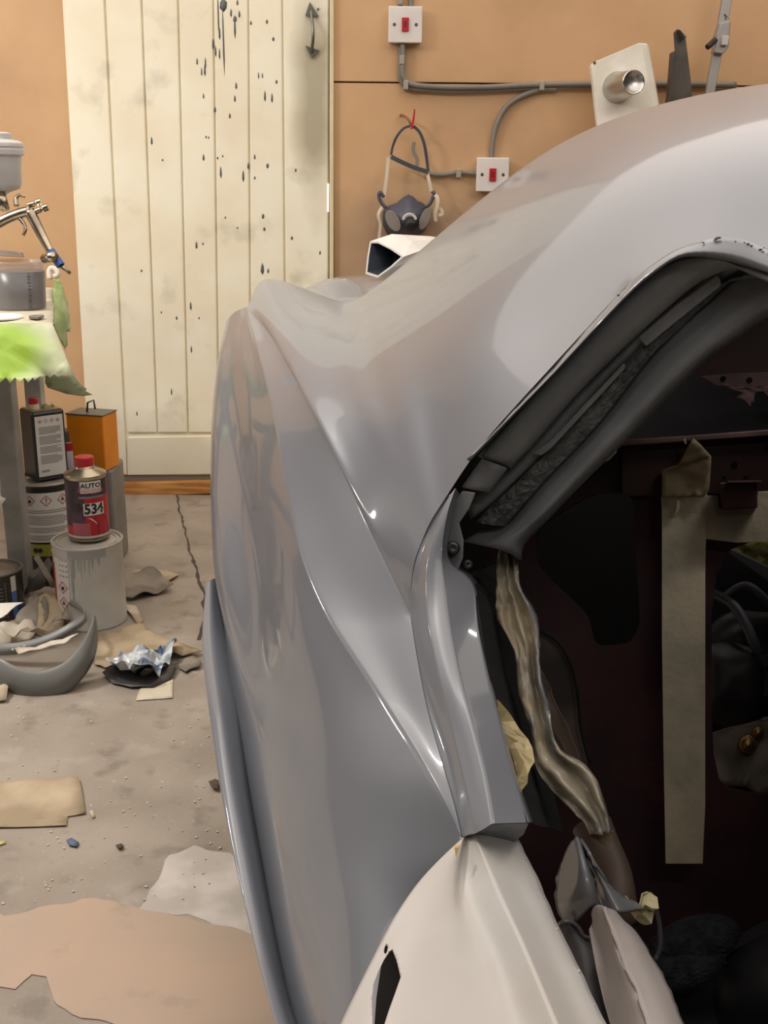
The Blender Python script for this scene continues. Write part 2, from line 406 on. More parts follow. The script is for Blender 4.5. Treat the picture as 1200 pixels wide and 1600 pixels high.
patch('floor_paint_patch', [(230, 1388), (262, 1335), (300, 1322), (355, 1335), (395, 1380), (410, 1462), (372, 1466), (345, 1450), (300, 1432), (250, 1428), (215, 1422)], m_white, 5, th=.0006)
# crumbs and chips of filler scattered on the floor
bm = NB(); rnd = random.Random(4)
for i in range(150):
    x = rnd.uniform(-40, 345); y = rnd.uniform(1100, 1420); p = G(x, y); s = rnd.uniform(.001, .0032)
    vs = box(bm, p+Vector((0, 0, s*.4)), (s*rnd.uniform(.7, 1.8), s, s*.7), Matrix.Rotation(rnd.uniform(0, 3), 3, 'Z'))
o = obj('filler_crumbs', bm, mat('filler_crumb', (214, 206, 186), .7)); tag(o, 'pale crumbs of filler and grit scattered over the concrete floor', 'crumbs', kind='stuff')
# ================================================================== THE CAR BODY
m_prim = mat('glossy_grey_primer', (125, 129, 137), .34, rgb2=(122, 126, 134), nscale=3, bump=.02, bscale=420, bdist=.0005, coat=.65, coatr=.06, spec=.5)
m_inner = mat('matt_grey_primer', (138, 142, 145), .5, rgb2=(126, 130, 133), nscale=20, bump=.2, bscale=200, bdist=.001)
m_rough = mat('rough_bonding_paste', (106, 110, 110), .75, rgb2=(84, 88, 88), nscale=60)
m_gel = mat('white_gelcoat', (204, 204, 202), .45, rgb2=(196, 191, 184), nscale=5, ndetail=6, bump=.06, bscale=200, bdist=.001)
layer(m_gel, (186, 184, 182), 4, .5, .7, strength=.6)
m_mar = mat('maroon_chassis_paint', (74, 36, 40), .6, rgb2=(52, 30, 34), nscale=7, bump=.1, bscale=60)
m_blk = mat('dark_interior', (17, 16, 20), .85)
m_tape = mat('masking_tape', (196, 182, 156), .7, rgb2=(168, 158, 134), nscale=14, bump=.1, bscale=90)
car = thing('sports_car_body', 'grey primed sports car body shell with open door aperture and flared rear wing', 'car body', (0.35, 1.6, 0))

def orient(bm, faces):
    s = 0
    for f in faces:
        f.normal_update(); s += f.normal.dot(CO-f.calc_center_median())*f.calc_area()
    if s < 0: bmesh.ops.reverse_faces(bm, faces=faces)
A_ = [(385, 480, 2.10), (430, 533, 1.823), (470, 600, 1.60), (507, 672, 1.457), (545, 750, 1.362), (575, 815, 1.301), (600, 872, 1.255), (622, 920, 1.217), (641, 960, 1.185)]
B_ = [(385, 480, 2.10), (406, 560, 1.80), (430, 660, 1.60), (450, 770, 1.475), (470, 870, 1.375), (490, 920, 1.325), (513, 965, 1.275), (590, 1080, 1.145), (650, 1170, 1.045), (697, 1253, .975), (722, 1310, .95)]
Bx = [(722, 1310, .95), (722, 1345, .945), (700, 1400, .96), (672, 1480, .955), (645, 1560, .94), (625, 1640, .91), (610, 1720, .88)]
CU = [(700, 772, 1.165), (684, 796, 1.168), (666, 828, 1.17), (650, 868, 1.175), (642, 912, 1.18), (641, 960, 1.185)]
CL = [(641, 960, 1.185), (652, 1030, 1.135), (668, 1110, 1.075), (690, 1190, 1.015), (712, 1265, .97), (722, 1310, .95)]
Dl = [(704, 772, 1.16), (692, 796, 1.158), (680, 828, 1.155), (668, 872, 1.15), (665, 925, 1.135), (671, 990, 1.10), (686, 1060, 1.06), (705, 1135, 1.02), (724, 1215, .975), (741, 1303, .93)]
El = [(712, 762, 1.155), (702, 790, 1.15), (694, 826, 1.145), (690, 872, 1.14), (693, 925, 1.12), (703, 990, 1.085), (718, 1060, 1.045), (738, 1135, 1.0), (758, 1215, .955), (769, 1287, .918)]
Ol = [(716, 770, 1.165), (706, 800, 1.16), (699, 835, 1.155), (697, 880, 1.15), (734, 903, 1.142), (747, 985, 1.105), (763, 1060, 1.067), (782, 1135, 1.022), (803, 1215, .978), (826, 1285, .942)]
bm = NB(); creases = []
def addp(rails, mm):
    rows = cross(rails, mm); V = grid(bm, rows); fs = set()
    for r in V:
        for v in r: fs.update(v.link_faces)
    orient(bm, list(fs)); return V
NA = 20
def pixy(p):
    q = CR.inverted() @ (p-CO); return H_/2-F_*q.y/(-q.z)
def RY(pts, ys, lo=480.0, hi=1720.0):
    d = R(pts, 500); yy = [pixy(p) for p in d]; out = []; k = 0
    for y in ys:
        t = yy[0]+(y-lo)*(yy[-1]-yy[0])/(hi-lo)
        while k < 498 and yy[k+1] < t: k += 1
        f = (t-yy[k])/max(yy[k+1]-yy[k], 1e-6); out.append(d[k].lerp(d[k+1], min(max(f, 0), 1)))
    return out
rA = R(A_, NA)
# --- upper quarter: rails from the top silhouette down to the door aperture
AC = Vector((.78, .62, 0)).normalized()     # across the car
def rail(S, E, pw=1.9, back=None, drop=.02, bulge=0, mid=None):
    (x0, y0, z0), (x1, y1, z1) = S, E
    pts = []
    for i in range(17):
        t = i/16
        x = x0+(x1-x0)*t; y = y0+(y1-y0)*t; z = z1+(z0-z1)*(.42*(1-t)+.58*(1-t)**5)
        pts.append(P(x, y, z))
    return cr(pts, NA)
SE = [((392, 466, 2.14), (641, 943, 1.187)), ((398, 448, 2.19), (641, 928, 1.184)), ((410, 431, 2.24), (642, 912, 1.18)), ((440, 436, 2.2), (645, 890, 1.178)), ((478, 449, 2.12), (650, 868, 1.175)),
      ((512, 464, 2.0), (658, 848, 1.173)), ((545, 474, 1.92), (666, 828, 1.17)), ((572, 458, 1.86), (674, 812, 1.169)), ((600, 436, 1.82), (684, 796, 1.168)), ((640, 403, 1.78), (700, 772, 1.165)),
      ((690, 360, 1.73), (742, 706, 1.14)), ((740, 318, 1.69), (800, 640, 1.115)), ((792, 277, 1.66), (860, 575, 1.095)), ((850, 235, 1.63), (915, 515, 1.075)), ((905, 205, 1.6), (970, 455, 1.055)),
      ((960, 182, 1.57), (1000, 426, 1.04)), ((1020, 163, 1.54), (1045, 396, 1.02)), ((1090, 146, 1.51), (1089, 379, 1.005)), ((1150, 135, 1.48), (1135, 370, .99)), ((1210, 127, 1.45), (1200, 388, .975)),
      ((1290, 120, 1.42), (1290, 420, .955)), ((1420, 116, 1.38), (1420, 470, .93))]
P1 = [rA]+[rail(s, e) for s, e in SE]
V1 = addp(P1, 1)
# over the top, away from us and across the car
N1 = len(V1)
def over(vrow, vecs):
    prev = vrow
    for k in range(len(vecs[0])):
        cur = [bm.verts.new(vrow[i].co+vecs[i][k]) for i in range(len(vrow))]
        fs = [bm.faces.new((prev[i], prev[i+1], cur[i+1], cur[i])) for i in range(len(cur)-1)]
        prev = cur
    return prev
tops = [V1[i][0] for i in range(N1)]
vecs = []
for i in range(N1):
    r = ray(*( (385, 480) if i == 0 else SE[i-1][0][:2])).normalized()
    side = AC
    if i <= 8:    # the rear wing: its top runs over to the engine deck
        vecs.append([r*.04+Vector((0, 0, -.006)), r*.10+side*.03+Vector((0, 0, -.03)), r*.16+side*.08+Vector((0, 0, -.075)), r*.2+side*.12+Vector((0, 0, -.2))])
    elif i <= 14: # buttress: falls into the deck behind the cabin
        vecs.append([r*.04+side*.01+Vector((0, 0, -.002)), r*.07+side*.05+Vector((0, 0, -.02)), side*.12+r*.09+Vector((0, 0, -.07)), side*.15+r*.1+Vector((0, 0, -.25))])
    else:
        vecs.append([side*.06+r*.03+Vector((0, 0, .0)), side*.3+Vector((0, 0, -.01)), side*.7+Vector((0, 0, -.03)), side*1.1+Vector((0, 0, -.12))])
over(tops, vecs)
# --- facet between the two creases
rL = R(CL, 14); rR = rA+rL[1:]; ysR = [pixy(p) for p in rR]; rB = RY(B_, ysR, ysR[0], ysR[-1])
def blend(a, b, t, off): return [p.lerp(q, t)+off(i/(len(a)-1)) for i, (p, q) in enumerate(zip(a, b))]
vd = ray(560, 1000).normalized()
mid = blend(rB, rR, .5, lambda s: vd*(.003*math.sin(math.pi*s)))
V2 = addp([rB, mid, rR], 3)
# --- the door jamb edge
rC = R(CU, 12); c0 = rC+rL[1:]; n3 = len(c0)
c0b = [p+vd*.002 for p in c0]
V3 = addp([c0b, blend(c0b, R(Dl, n3), .45, lambda s: vd*.005), R(Dl, n3)], 2); V3b = addp([R(Dl, n3), blend(R(Dl, n3), R(El, n3), .5, lambda s: -vd*.0015), R(El, n3)], 2); V3c = addp([R(El, n3), R(Ol, n3)], 3)
In = [(x+6, y-1, z+.03) for x, y, z in Ol]
V3d = addp([R(Ol, n3), R([(x+3, y, z+.002) for x, y, z in Ol], n3), R(In, n3), R([(x+10, y-2, z+.09) for x, y, z in Ol], n3)], 1)
# --- wing side
rBx = R(Bx, 12); r0 = rB+rBx[1:]; n4 = len(r0); ys4 = [pixy(p) for p in r0]
m1 = [(381, 481, 2.12), (396, 560, 1.86), (415, 660, 1.655), (433, 780, 1.52), (448, 880, 1.425), (470, 980, 1.335), (510, 1100, 1.225), (548, 1220, 1.115), (570, 1320, 1.05), (580, 1420, .995), (585, 1540, .94), (580, 1720, .865)]
m2 = [(376, 483, 2.15), (380, 560, 1.93), (392, 660, 1.75), (408, 780, 1.61), (424, 900, 1.505), (438, 1000, 1.405), (462, 1120, 1.3), (485, 1240, 1.185), (500, 1340, 1.115), (512, 1440, 1.05), (526, 1560, .975), (545, 1720, .875)]
m3 = [(366, 488, 2.19), (362, 560, 2.05), (366, 660, 1.90), (376, 780, 1.75), (392, 900, 1.63), (404, 1000, 1.53), (420, 1120, 1.385), (436, 1240, 1.265), (450, 1340, 1.185), (468, 1440, 1.11), (494, 1560, 1.02), (535, 1720, .895)]
m4 = [(352, 505, 2.26), (339, 565, 2.16), (331, 660, 2.03), (330, 780, 1.89), (337, 900, 1.75), (362, 1000, 1.64), (388, 1120, 1.485), (405, 1240, 1.36), (422, 1340, 1.265), (440, 1440, 1.175), (468, 1560, 1.065), (520, 1720, .925)]
m5 = [(372, 530, 2.5), (352, 590, 2.44), (341, 670, 2.33), (339, 780, 2.2), (344, 890, 2.03), (353, 1000, 1.80), (372, 1120, 1.59), (390, 1240, 1.45), (408, 1340, 1.345), (426, 1440, 1.245), (452, 1560, 1.13), (505, 1720, .97)]
r1, r2, r3, r4, r5 = [RY(m_, ys4, ys4[0], ys4[-1]) for m_ in (m1, m2, m3, m4, m5)]
V4 = addp([r0, r1, r2, r3, r4, r5], 3)
# --- flared lip low on the wing
n5 = 34
l0 = R([(346, 900, 2.03), (353, 1000, 1.80), (372, 1120, 1.59), (390, 1240, 1.45), (408, 1340, 1.345), (426, 1440, 1.245), (452, 1560, 1.13), (505, 1720, .97)], n5)
l1 = R([(338, 903, 1.97), (343, 1000, 1.77), (360, 1120, 1.56), (380, 1240, 1.42), (399, 1340, 1.32), (418, 1440, 1.225), (444, 1560, 1.11), (498, 1720, .955)], n5)
l2 = R([(330, 906, 1.93), (329, 1000, 1.75), (343, 1120, 1.535), (362, 1240, 1.395), (383, 1340, 1.295), (404, 1440, 1.20), (434, 1560, 1.085), (488, 1720, .935)], n5)
l3 = R([(322, 912, 1.92), (316, 1000, 1.76), (328, 1120, 1.55), (346, 1240, 1.405), (366, 1340, 1.30), (389, 1440, 1.20), (419, 1560, 1.08), (470, 1720, .925)], n5)
l4 = R([(326, 914, 1.97), (322, 1000, 1.82), (334, 1120, 1.61), (352, 1240, 1.46), (373, 1340, 1.355), (396, 1440, 1.25), (425, 1560, 1.13), (478, 1720, .97)], n5)
V5 = addp([l0, l1, l2, l3, l4], 3)
bmesh.ops.remove_doubles(bm, verts=bm.verts, dist=.0004)
CRL = bm.edges.layers.float.new('crease_edge')
def key(p): return (round(p.x, 3), round(p.y, 3), round(p.z, 3))
def crease(rail_pts, c, m=None):
    # mark edges whose both ends lie on the rail polyline
    from mathutils import kdtree
    kd = kdtree.KDTree(len(rail_pts))
    for i, p in enumerate(rail_pts): kd.insert(p, i)
    kd.balance()
    for e in bm.edges:
        a = kd.find(e.verts[0].co); b = kd.find(e.verts[1].co)
        if a[2] < .0009 and b[2] < .0009 and a[1] != b[1]: e[CRL] = max(e[CRL], c)
crease(rA, .95); crease(rB, .95); crease(c0, .55); crease(R(Dl, n3), .85); crease(R(El, n3), .88); crease(R(Ol, n3), .8)
crease([r[-1] for r in P1], .6); crease(l3, .45)
body = obj('quarter_panel', bm, m_prim, car, smooth=True, recalc=False, label='glossy grey primed rear quarter panel with sharp creases')
sd = body.modifiers.new('sub', 'SUBSURF'); sd.levels = 2; sd.render_levels = 2
# ---- rear deck and the white housing on it
bm = NB()
dk = [R([(440, 470, 2.6), (480, 449, 2.62), (510, 436, 2.62), (550, 431, 2.6), (600, 430, 2.56), (680, 432, 2.5), (800, 436, 2.4)], 16),
      R([(440, 478, 2.45), (490, 458, 2.46), (530, 450, 2.44), (570, 447, 2.4), (620, 447, 2.36), (700, 448, 2.3), (800, 450, 2.2)], 16),
      R([(440, 500, 2.3), (500, 486, 2.26), (540, 482, 2.2), (590, 478, 2.14), (640, 476, 2.1), (720, 474, 2.05), (800, 474, 2.0)], 16)]
far = [p+ray(560, 430)*.06+Vector((0, 0, -.03)) for p in dk[0]]
addp([far]+dk, 2)
o = obj('engine_deck', bm, m_prim, car, smooth=True, recalc=False, solid=.003)
hz = 2.44
hs = thing('white_housing', 'small white plastic housing with a dark hollow front standing on the rear deck', 'housing', P(600, 433, hz))
rim = [(578, 377), (574, 400), (571, 428), (590, 434), (612, 418), (631, 401), (612, 388), (590, 377)]
bk = [(672, 369), (676, 395), (680, 425), (690, 428), (700, 416), (705, 398), (700, 382), (690, 372)]
r0_ = [P(x, y, hz) for x, y in rim]; r1_ = [P(x, y, hz+.14) for x, y in bk]
mid_ = [a.lerp(b, .35)+Vector((0, 0, .012)) for a, b in zip(r0_, r1_)]
cen = sum(r0_, Vector())/8
inn = [cen+(p-cen)*.88 for p in r0_]; inb = [cen+(p-cen)*.9+ray(640, 400)*.05 for p in r0_]
bm = NB(); grid(bm, [inn, r0_, mid_, r1_], close=True)
obj('shell', bm, mat('white_plastic', (232, 228, 220), .3), hs, smooth=False, solid=0)
for f in bpy.data.objects['shell'].data.polygons: f.use_smooth = False
cm_ = sum(mid_, Vector())/8
bm = NB(); V = grid(bm, [[cen+(p-cen)*.885+ray(640, 400)*.0005 for p in r0_], [cm_+(p-cm_)*.82 for p in mid_]], close=True); bm.faces.new(V[1])
obj('lining', bm, mat('dark_blue_lining', (44, 50, 60), .5), hs)

# ---- lip round the upper edge of the aperture
bm = NB()
la = R([(735, 716, 1.145), (800, 643, 1.12), (860, 578, 1.10), (930, 500, 1.07), (985, 441, 1.05), (1020, 412, 1.03), (1055, 392, 1.02), (1089, 380, 1.008), (1140, 372, .992), (1200, 390, .977), (1300, 425, .957), (1420, 475, .93)], 60)
lb = R([(733, 718, 1.145), (803, 647, 1.118), (866, 583, 1.096), (938, 506, 1.066), (995, 448, 1.045), (1030, 420, 1.027), (1060, 402, 1.015), (1092, 398, 1.002), (1140, 405, .988), (1200, 426, .972), (1300, 462, .95), (1420, 512, .925)], 60)
lb = [p-ray(900, 600)*.014 for p in lb]; lc = [p+ray(900, 600)*.045 for p in lb]
la = [p-ray(900, 600)*.004*min(1, i/30)+Vector((0, 0, noise.noise(p*60)*.0015)) for i, p in enumerate(la)]
lm = [a.lerp(b, .5)-ray(900, 600)*.001 for a, b in zip(la, lb)]
addp([la, lm, lb, lc], 2)
obj('aperture_lip', bm, m_prim, car, smooth=True, recalc=False, solid=.002)
# ---- broken paint edge standing along the roof gutter
bm = NB(); rnd = random.Random(3)
for i in range(18):
    t = rnd.random(); x = 1088+t*120; y = 378-math.sin(min(1, t*1.3)*3.14)*8+t*14+rnd.uniform(-4, 4)
    p = P(x, y, 1.0-.03*t-.0015); s = rnd.uniform(.0007, .0019)
    r = bmesh.ops.create_icosphere(bm, subdivisions=1, radius=1)
    q = Matrix.Rotation(rnd.uniform(0, 3), 3, 'Z')
    for v in r['verts']: v.co = p+q@Vector((v.co.x*s*1.5, v.co.y*s, v.co.z*s*.8))
for x, y, s in ((966, 461, .0016),):
    r = bmesh.ops.create_icosphere(bm, subdivisions=1, radius=s)
    for v in r['verts']: v.co += P(x, y, 1.075-(x-870)*.0003-.001)
obj('paint_dribbles', bm, m_prim, car, smooth=True, kind='stuff')

# ---- channel inside the aperture: stepped strips
def strip(name, rails, n, m, mtl, cr_=0, mm=2, wav=0, **k):
    bm = NB(); RR = [R(r, n) for r in rails]
    rows = cross(RR, mm)
    if wav:
        for r in rows[1:-1]:
            for i, p in enumerate(r): r[i] = p+ray(950, 650).normalized()*(noise.noise(p*55)*wav+noise.noise(p*140)*wav*.6)
    V = grid(bm, rows); fs = set()
    for r in V:
        for v in r: fs.update(v.link_faces)
    orient(bm, list(fs))
    return obj(name, bm, mtl, car, smooth=cr_ == 0, recalc=False, solid=.0025, **k)
zs = lambda x, d: 1.165-(x-700)*.00042+d
def S(pts, d): return [(x, y, zs(x, d)) for x, y in pts]
o1 = [(753, 715), (858, 596), (932, 516), (990, 458), (1030, 424), (1062, 408), (1112, 403), (1200, 436), (1300, 476)]
i1 = [(794, 729), (833, 688), (891, 621), (958, 553), (1031, 485), (1070, 452), (1103, 430), (1152, 417), (1300, 470)]
strip('flange_strip', [S([(748, 712), (853, 592), (927, 511), (985, 453), (1026, 420), (1058, 403), (1112, 398), (1200, 430), (1300, 470)], .045), S(o1, .012), S(i1, .022), S([(x+4, y+4) for x, y in i1], .05)], 40, 3, m_inner, mm=3)
strip('flange_patch', [S([(722, 760), (753, 716)], .012), S([(724, 762), (754, 717)], .008), S([(762, 769), (790, 731)], .016), S([(765, 770), (793, 732)], .04)], 6, 3, m_inner, mm=2)
i2 = [(735, 812), (764, 790), (800, 757), (852, 705), (900, 648), (975, 567), (1050, 497), (1127, 442), (1200, 405), (1300, 430)]
strip('inner_ledge', [S([(728, 770), (770, 745), (794, 729), (833, 688), (891, 621), (958, 553), (1031, 485), (1103, 427), (1152, 412), (1300, 440)], .05), S([(730, 790), (765, 768), (797, 745), (843, 697), (896, 635), (967, 560), (1040, 491), (1115, 434), (1180, 412), (1300, 450)], .044), S(i2, .05)], 40, 3, m_inner, mm=3, wav=.0015)
# raised pads on the ledge
def pad(pts, d, th=.006):
    bm = NB(); prism(bm, [P(x, y, zs(x, d)) for x, y in pts], ray(950, 650).normalized()*th); return bm
obj('stiffener_pad', pad([(858, 690), (975, 566), (978, 572), (975, 578), (862, 700), (846, 712), (830, 708)], .036), m_inner, car, bevel=.0015)
obj('stiffener_pad', pad([(997, 527), (1010, 541), (1060, 500), (1127, 446), (1126, 436), (1120, 430), (1060, 474)], .036), m_inner, car, bevel=.0015)
i3 = [(789, 822), (847, 756), (934, 664), (1021, 553), (1055, 520), (1103, 475), (1160, 430), (1300, 440)]
o3 = [(745, 815), (764, 793), (800, 760), (852, 707), (900, 651), (975, 569), (1050, 499), (1127, 444), (1300, 432)]
bm = NB(); ra = R(S(o3, .048), 240); rb = R(S(i3, .052), 240); rows = cross([ra, [a.lerp(b, .5)-ray(950, 650)*.006 for a, b in zip(ra, rb)], rb], 9)
vdr = ray(950, 650).normalized()
for r in rows[1:-1]:
    for i, p in enumerate(r):
        s = .6+.8*max(0, noise.noise(p*16)+.25)
        r[i] = p-vdr*(abs(noise.noise(p*60))*.007+abs(noise.noise(p*170))*.006+abs(noise.noise(p*420))*.003)*s
V = grid(bm, rows); orient(bm, list(bm.faces)); obj('bonding_paste', bm, m_rough, car, recalc=False, kind='stuff', label='rough torn line of grey bonding paste')
i4 = [(811, 873), (813, 853), (848, 815), (886, 775), (978, 683), (1103, 558), (1150, 524), (1200, 490), (1300, 440)]
r4_ = [(745, 850), (800, 832), (860, 768), (930, 690), (1020, 590), (1075, 530), (1130, 480), (1200, 432), (1300, 420)]
strip('inner_frame', [S([(722, 845), (760, 826), (789, 820), (847, 754), (934, 662), (1021, 551), (1103, 473), (1200, 405), (1300, 400)], .06), S(r4_, .056), S([(790, 862), (806, 842), (870, 780), (952, 690), (1060, 580), (1100, 545), (1165, 495), (1240, 450), (1300, 430)], .05), S(i4, .06), S([(x+4, y+2) for x, y in i4], .12)], 50, 3, mat('satin_grey_primer', (134, 138, 143), .45, rgb2=(118, 122, 126), nscale=12, bump=.1, bscale=150, bdist=.001), mm=3, wav=.001)
# ---- jamb bracket with two screws
brk = pad([(722, 767), (743, 770), (733, 795), (717, 818), (724, 845), (723, 872), (716, 890), (723, 896), (722, 903), (709, 902), (703, 893), (692, 880), (690, 862), (691, 838), (698, 810), (708, 787)], .006, .006)
jb = obj('jamb_bracket', brk, m_inner, car, bevel=.0015)
def dome(x, y, z, r, ax, m):
    bm = NB(); lathe(bm, [(0, r*.05), (r*.2, r*.08), (r*.3, r*.34), (r*.75, r*.24), (r, 0), (r*.7, 0), (r*.7, -r), (0, -r)], P(x, y, z), ax, n=16)
    return bm
m_scr = mat('primed_screw', (84, 86, 88), .22, .4)
o = obj('screw', dome(708, 856, 1.158, .0075, -ray(708, 856), m_scr), m_scr, jb, smooth=True)
o = obj('screw', dome(731, 882, 1.19, .006, -ray(500, 982), m_scr), m_scr, jb, smooth=True)
# dark return below the bracket
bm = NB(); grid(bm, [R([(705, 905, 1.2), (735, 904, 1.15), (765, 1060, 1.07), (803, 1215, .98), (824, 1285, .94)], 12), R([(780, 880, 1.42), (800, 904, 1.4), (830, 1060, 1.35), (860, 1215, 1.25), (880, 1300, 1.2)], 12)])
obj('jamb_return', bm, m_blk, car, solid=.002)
bm = NB(); prism(bm, [P(*q) for q in [(716, 1312, .966), (742, 1302, .945), (769, 1288, .93), (826, 1286, .922), (818, 1304, .945), (800, 1318, .96)]], ray(770, 1300).normalized()*.05)
obj('jamb_end', bm, m_inner, car)
# ---- white sill panel
wn = 40
def Zw(y, d=0): return .955-(y-1300)*.00043+d
def RW(pts, d=0): return R([(x, y, Zw(y, dd+d)) for x, y, dd in pts], wn)
w0 = RW([(721, 1311, .0), (700, 1330, .0), (655, 1377, .0), (617, 1432, .002), (582, 1498, .003), (553, 1556, .004), (530, 1605, .006), (490, 1720, .01)])
w1 = RW([(723, 1310, -.003), (708, 1345, -.006), (682, 1400, -.012), (650, 1470, -.016), (622, 1540, -.018), (602, 1605, -.02), (570, 1720, -.02)])
w1b = RW([(725, 1309, -.002), (716, 1350, -.005), (708, 1400, -.012), (705, 1460, -.02), (706, 1530, -.026), (708, 1605, -.03), (700, 1720, -.03)])
w2 = RW([(728, 1308, .004), (722, 1345, .004), (722, 1400, -.004), (741, 1448, -.012), (764, 1500, -.019), (794, 1603, -.026), (820, 1720, -.03)])
w3 = RW([(741, 1302, -.008), (764, 1355, -.021), (785, 1404, -.031), (820, 1481, -.043), (869, 1597, -.055), (920, 1720, -.062)])
w3b = RW([(768, 1301, .0), (795, 1357, -.008), (820, 1411, -.014), (855, 1486, -.02), (906, 1599, -.029), (960, 1720, -.034)])
w4 = RW([(801, 1301, .016), (829, 1358, .006), (855, 1418, .0), (890, 1491, -.006), (942, 1600, -.014), (1000, 1720, -.02)])
w4 = [p+Vector((noise.noise(p*70)*.0016, 0, 0)) for p in w4]
w5 = [p+ray(870, 1450)*.05+Vector((.004, 0, -.004)) for p in w4]
bm = NB(); V6 = addp([w0, w1, w1b, w2, w3], 3); V6b = addp([w3, w3b, w4, w5], 3); bmesh.ops.remove_doubles(bm, verts=bm.verts, dist=.0003)
CRL = bm.edges.layers.float.new('crease_edge')
crease(w3, .85); crease(w4, .6)
sill = obj('sill_panel', bm, m_gel, car, smooth=True, recalc=False, label='bare white gelcoat sill panel with an open vent')
sd = sill.modifiers.new('sub', 'SUBSURF'); sd.levels = 2; sd.render_levels = 2
so = sill.modifiers.new('solid', 'SOLIDIFY'); so.thickness = .004; so.offset = -1
# the vent and the oval hole are cut through it
bm = NB()
vent = [(613, 1484), (620, 1502), (626, 1527), (618, 1550), (607, 1580), (600, 1602), (596, 1640), (584, 1640), (582, 1594), (581, 1560), (584, 1538), (591, 1518), (600, 1500), (609, 1487)]
oval = [(603+2.6*math.cos(a*.5236)+2*math.sin(a*.5236)*-.6, 1483+7.5*math.sin(a*.5236)) for a in range(12)]
for poly in (vent, oval):
    prism(bm, [P(x, y, .74) for x, y in poly], Vector((0, 0, 0)))
    vs = bm.verts[-2*len(poly):] if False else None
bm.free()
bm = NB()
for poly in (vent, oval):
    k = len(poly); a = [bm.verts.new(P(x, y, .70)) for x, y in poly]; b = [bm.verts.new(P(x, y, 1.0)) for x, y in poly]
    for t in tessellate_polygon([[Vector((x, y, 0)) for x, y in poly]]):
        bm.faces.new([a[i] for i in t]); bm.faces.new([b[i] for i in t][::-1])
    for i in range(k): bm.faces.new((a[i], a[(i+1) % k], b[(i+1) % k], b[i]))
cut = obj('cutter', bm, m_gel)
bo = sill.modifiers.new('bool', 'BOOLEAN'); bo.object = cut; bo.solver = 'EXACT'
bpy.context.view_layer.update()
me = bpy.data.meshes.new_from_object(sill.evaluated_get(bpy.context.evaluated_depsgraph_get()))
sill.modifiers.clear(); sill.data = me
bpy.data.objects.remove(cut)
# dark duct behind the vent
bm = NB(); prism(bm, [P(x, y, .885) for x, y in [(600, 1478), (640, 1475), (650, 1600), (640, 1680), (580, 1680), (588, 1560)]], ray(600, 1550)*.01)
obj('vent_duct', bm, mat('dark_duct', (70, 70, 72), .6), sill)
# crumb of yellow filler at the joint
m_fil = mat('yellow_filler', (206, 178, 108), .6)
bm = sheet([P(*q) for q in [(709, 1322, .93), (718, 1320, .93), (716, 1330, .926), (713, 1340, .924), (711, 1330, .926)]], .004, .002, 3, 200); obj('filler_blob', bm, m_fil, car, solid=.002)
# beads along the rough right edge of the sill
bm = NB()
for i in range(9):
    t = (i*7 % 25)/25; k = int(t*(len(w4)-1)); p = w4[k].lerp(w4[min(k+1, len(w4)-1)], (t*(len(w4)-1)) % 1)
    r = bmesh.ops.create_icosphere(bm, subdivisions=1, radius=.0012*(.5+random.random()))
    bmesh.ops.transform(bm, matrix=Matrix.Translation(p+Vector((.0006, 0, 0))), verts=r['verts'])
obj('resin_beads', bm, m_gel, sill, smooth=True, kind='stuff')
# ================================================================== INSIDE THE CAR
def plate(pts, th=.004):
    """pts (x, y, z) picture points with depth; a plate of real thickness"""
    bm = NB(); w = [P(*q) for q in pts]; prism(bm, w, ray(pts[0][0], pts[0][1]).normalized()*th); return bm
# added dark box keeping light out of the cabin: back, right, floor
bm = NB()
Bc = [P(650, 440, 2.15), P(1500, 440, 2.0), P(1500, 1780, 1.75), P(650, 1780, 1.9)]
Fc = [P(700, 600, 1.3), P(1500, 400, 1.0), P(1500, 1780, .75), P(760, 1780, .9)]
for i in (1, 2): 
    j = (i+1) % 4; bm.faces.new([bm.verts.new(p) for p in (Bc[i], Bc[j], Fc[j], Fc[i])])
bm.faces.new([bm.verts.new(p) for p in Bc]); obj('cabin_light_block', bm, m_blk, car, solid=.003)
def prism_h(bm, outer, holes, d):
    loops = [outer]+holes; tri = tessellate_polygon([[Vector(p) for p in l] for l in loops])
    flat = [p for l in loops for p in l]
    a = [bm.verts.new(p) for p in flat]; b = [bm.verts.new(Vector(p)+Vector(d)) for p in flat]
    for t in tri: bm.faces.new([a[i] for i in t]); bm.faces.new([b[i] for i in t][::-1])
    s = 0
    for l in loops:
        for i in range(len(l)):
            j = (i+1) % len(l); bm.faces.new((a[s+i], a[s+j], b[s+j], b[s+i]))
        s += len(l)
zb = 1.62
def PB(pts, z=zb): return [P(x, y, z) for x, y in pts]
def rnd_poly(pts, k=3): 
    v = [Vector((x, y, 0)) for x, y in pts]; n = len(v); out = []
    for i in range(n):
        a, b, c = v[i-1], v[i], v[(i+1) % n]
        p = b+(a-b)*.3; q = b+(c-b)*.3
        for j in range(k+1):
            t = j/k; out.append(tuple((p*(1-t)**2+b*2*t*(1-t)+q*t*t)[:2]))
    return out
bm = NB()
hole1 = rnd_poly([(836, 826), (925, 770), (990, 770), (994, 870), (1001, 975), (985, 1005), (930, 1010), (920, 960), (860, 905), (838, 880)])
hole2 = rnd_poly([(1112, 846), (1330, 842), (1330, 1246), (1200, 1244), (1112, 1228)])
prism_h(bm, PB([(760, 700), (950, 690), (1070, 683), (1330, 664), (1450, 660), (1450, 1750), (760, 1750)]), [PB(hole1), PB(hole2)], ray(1000, 1000).normalized()*.012)
blk = obj('bulkhead', bm, m_mar, car, label='dark maroon bulkhead with two large cut-outs')
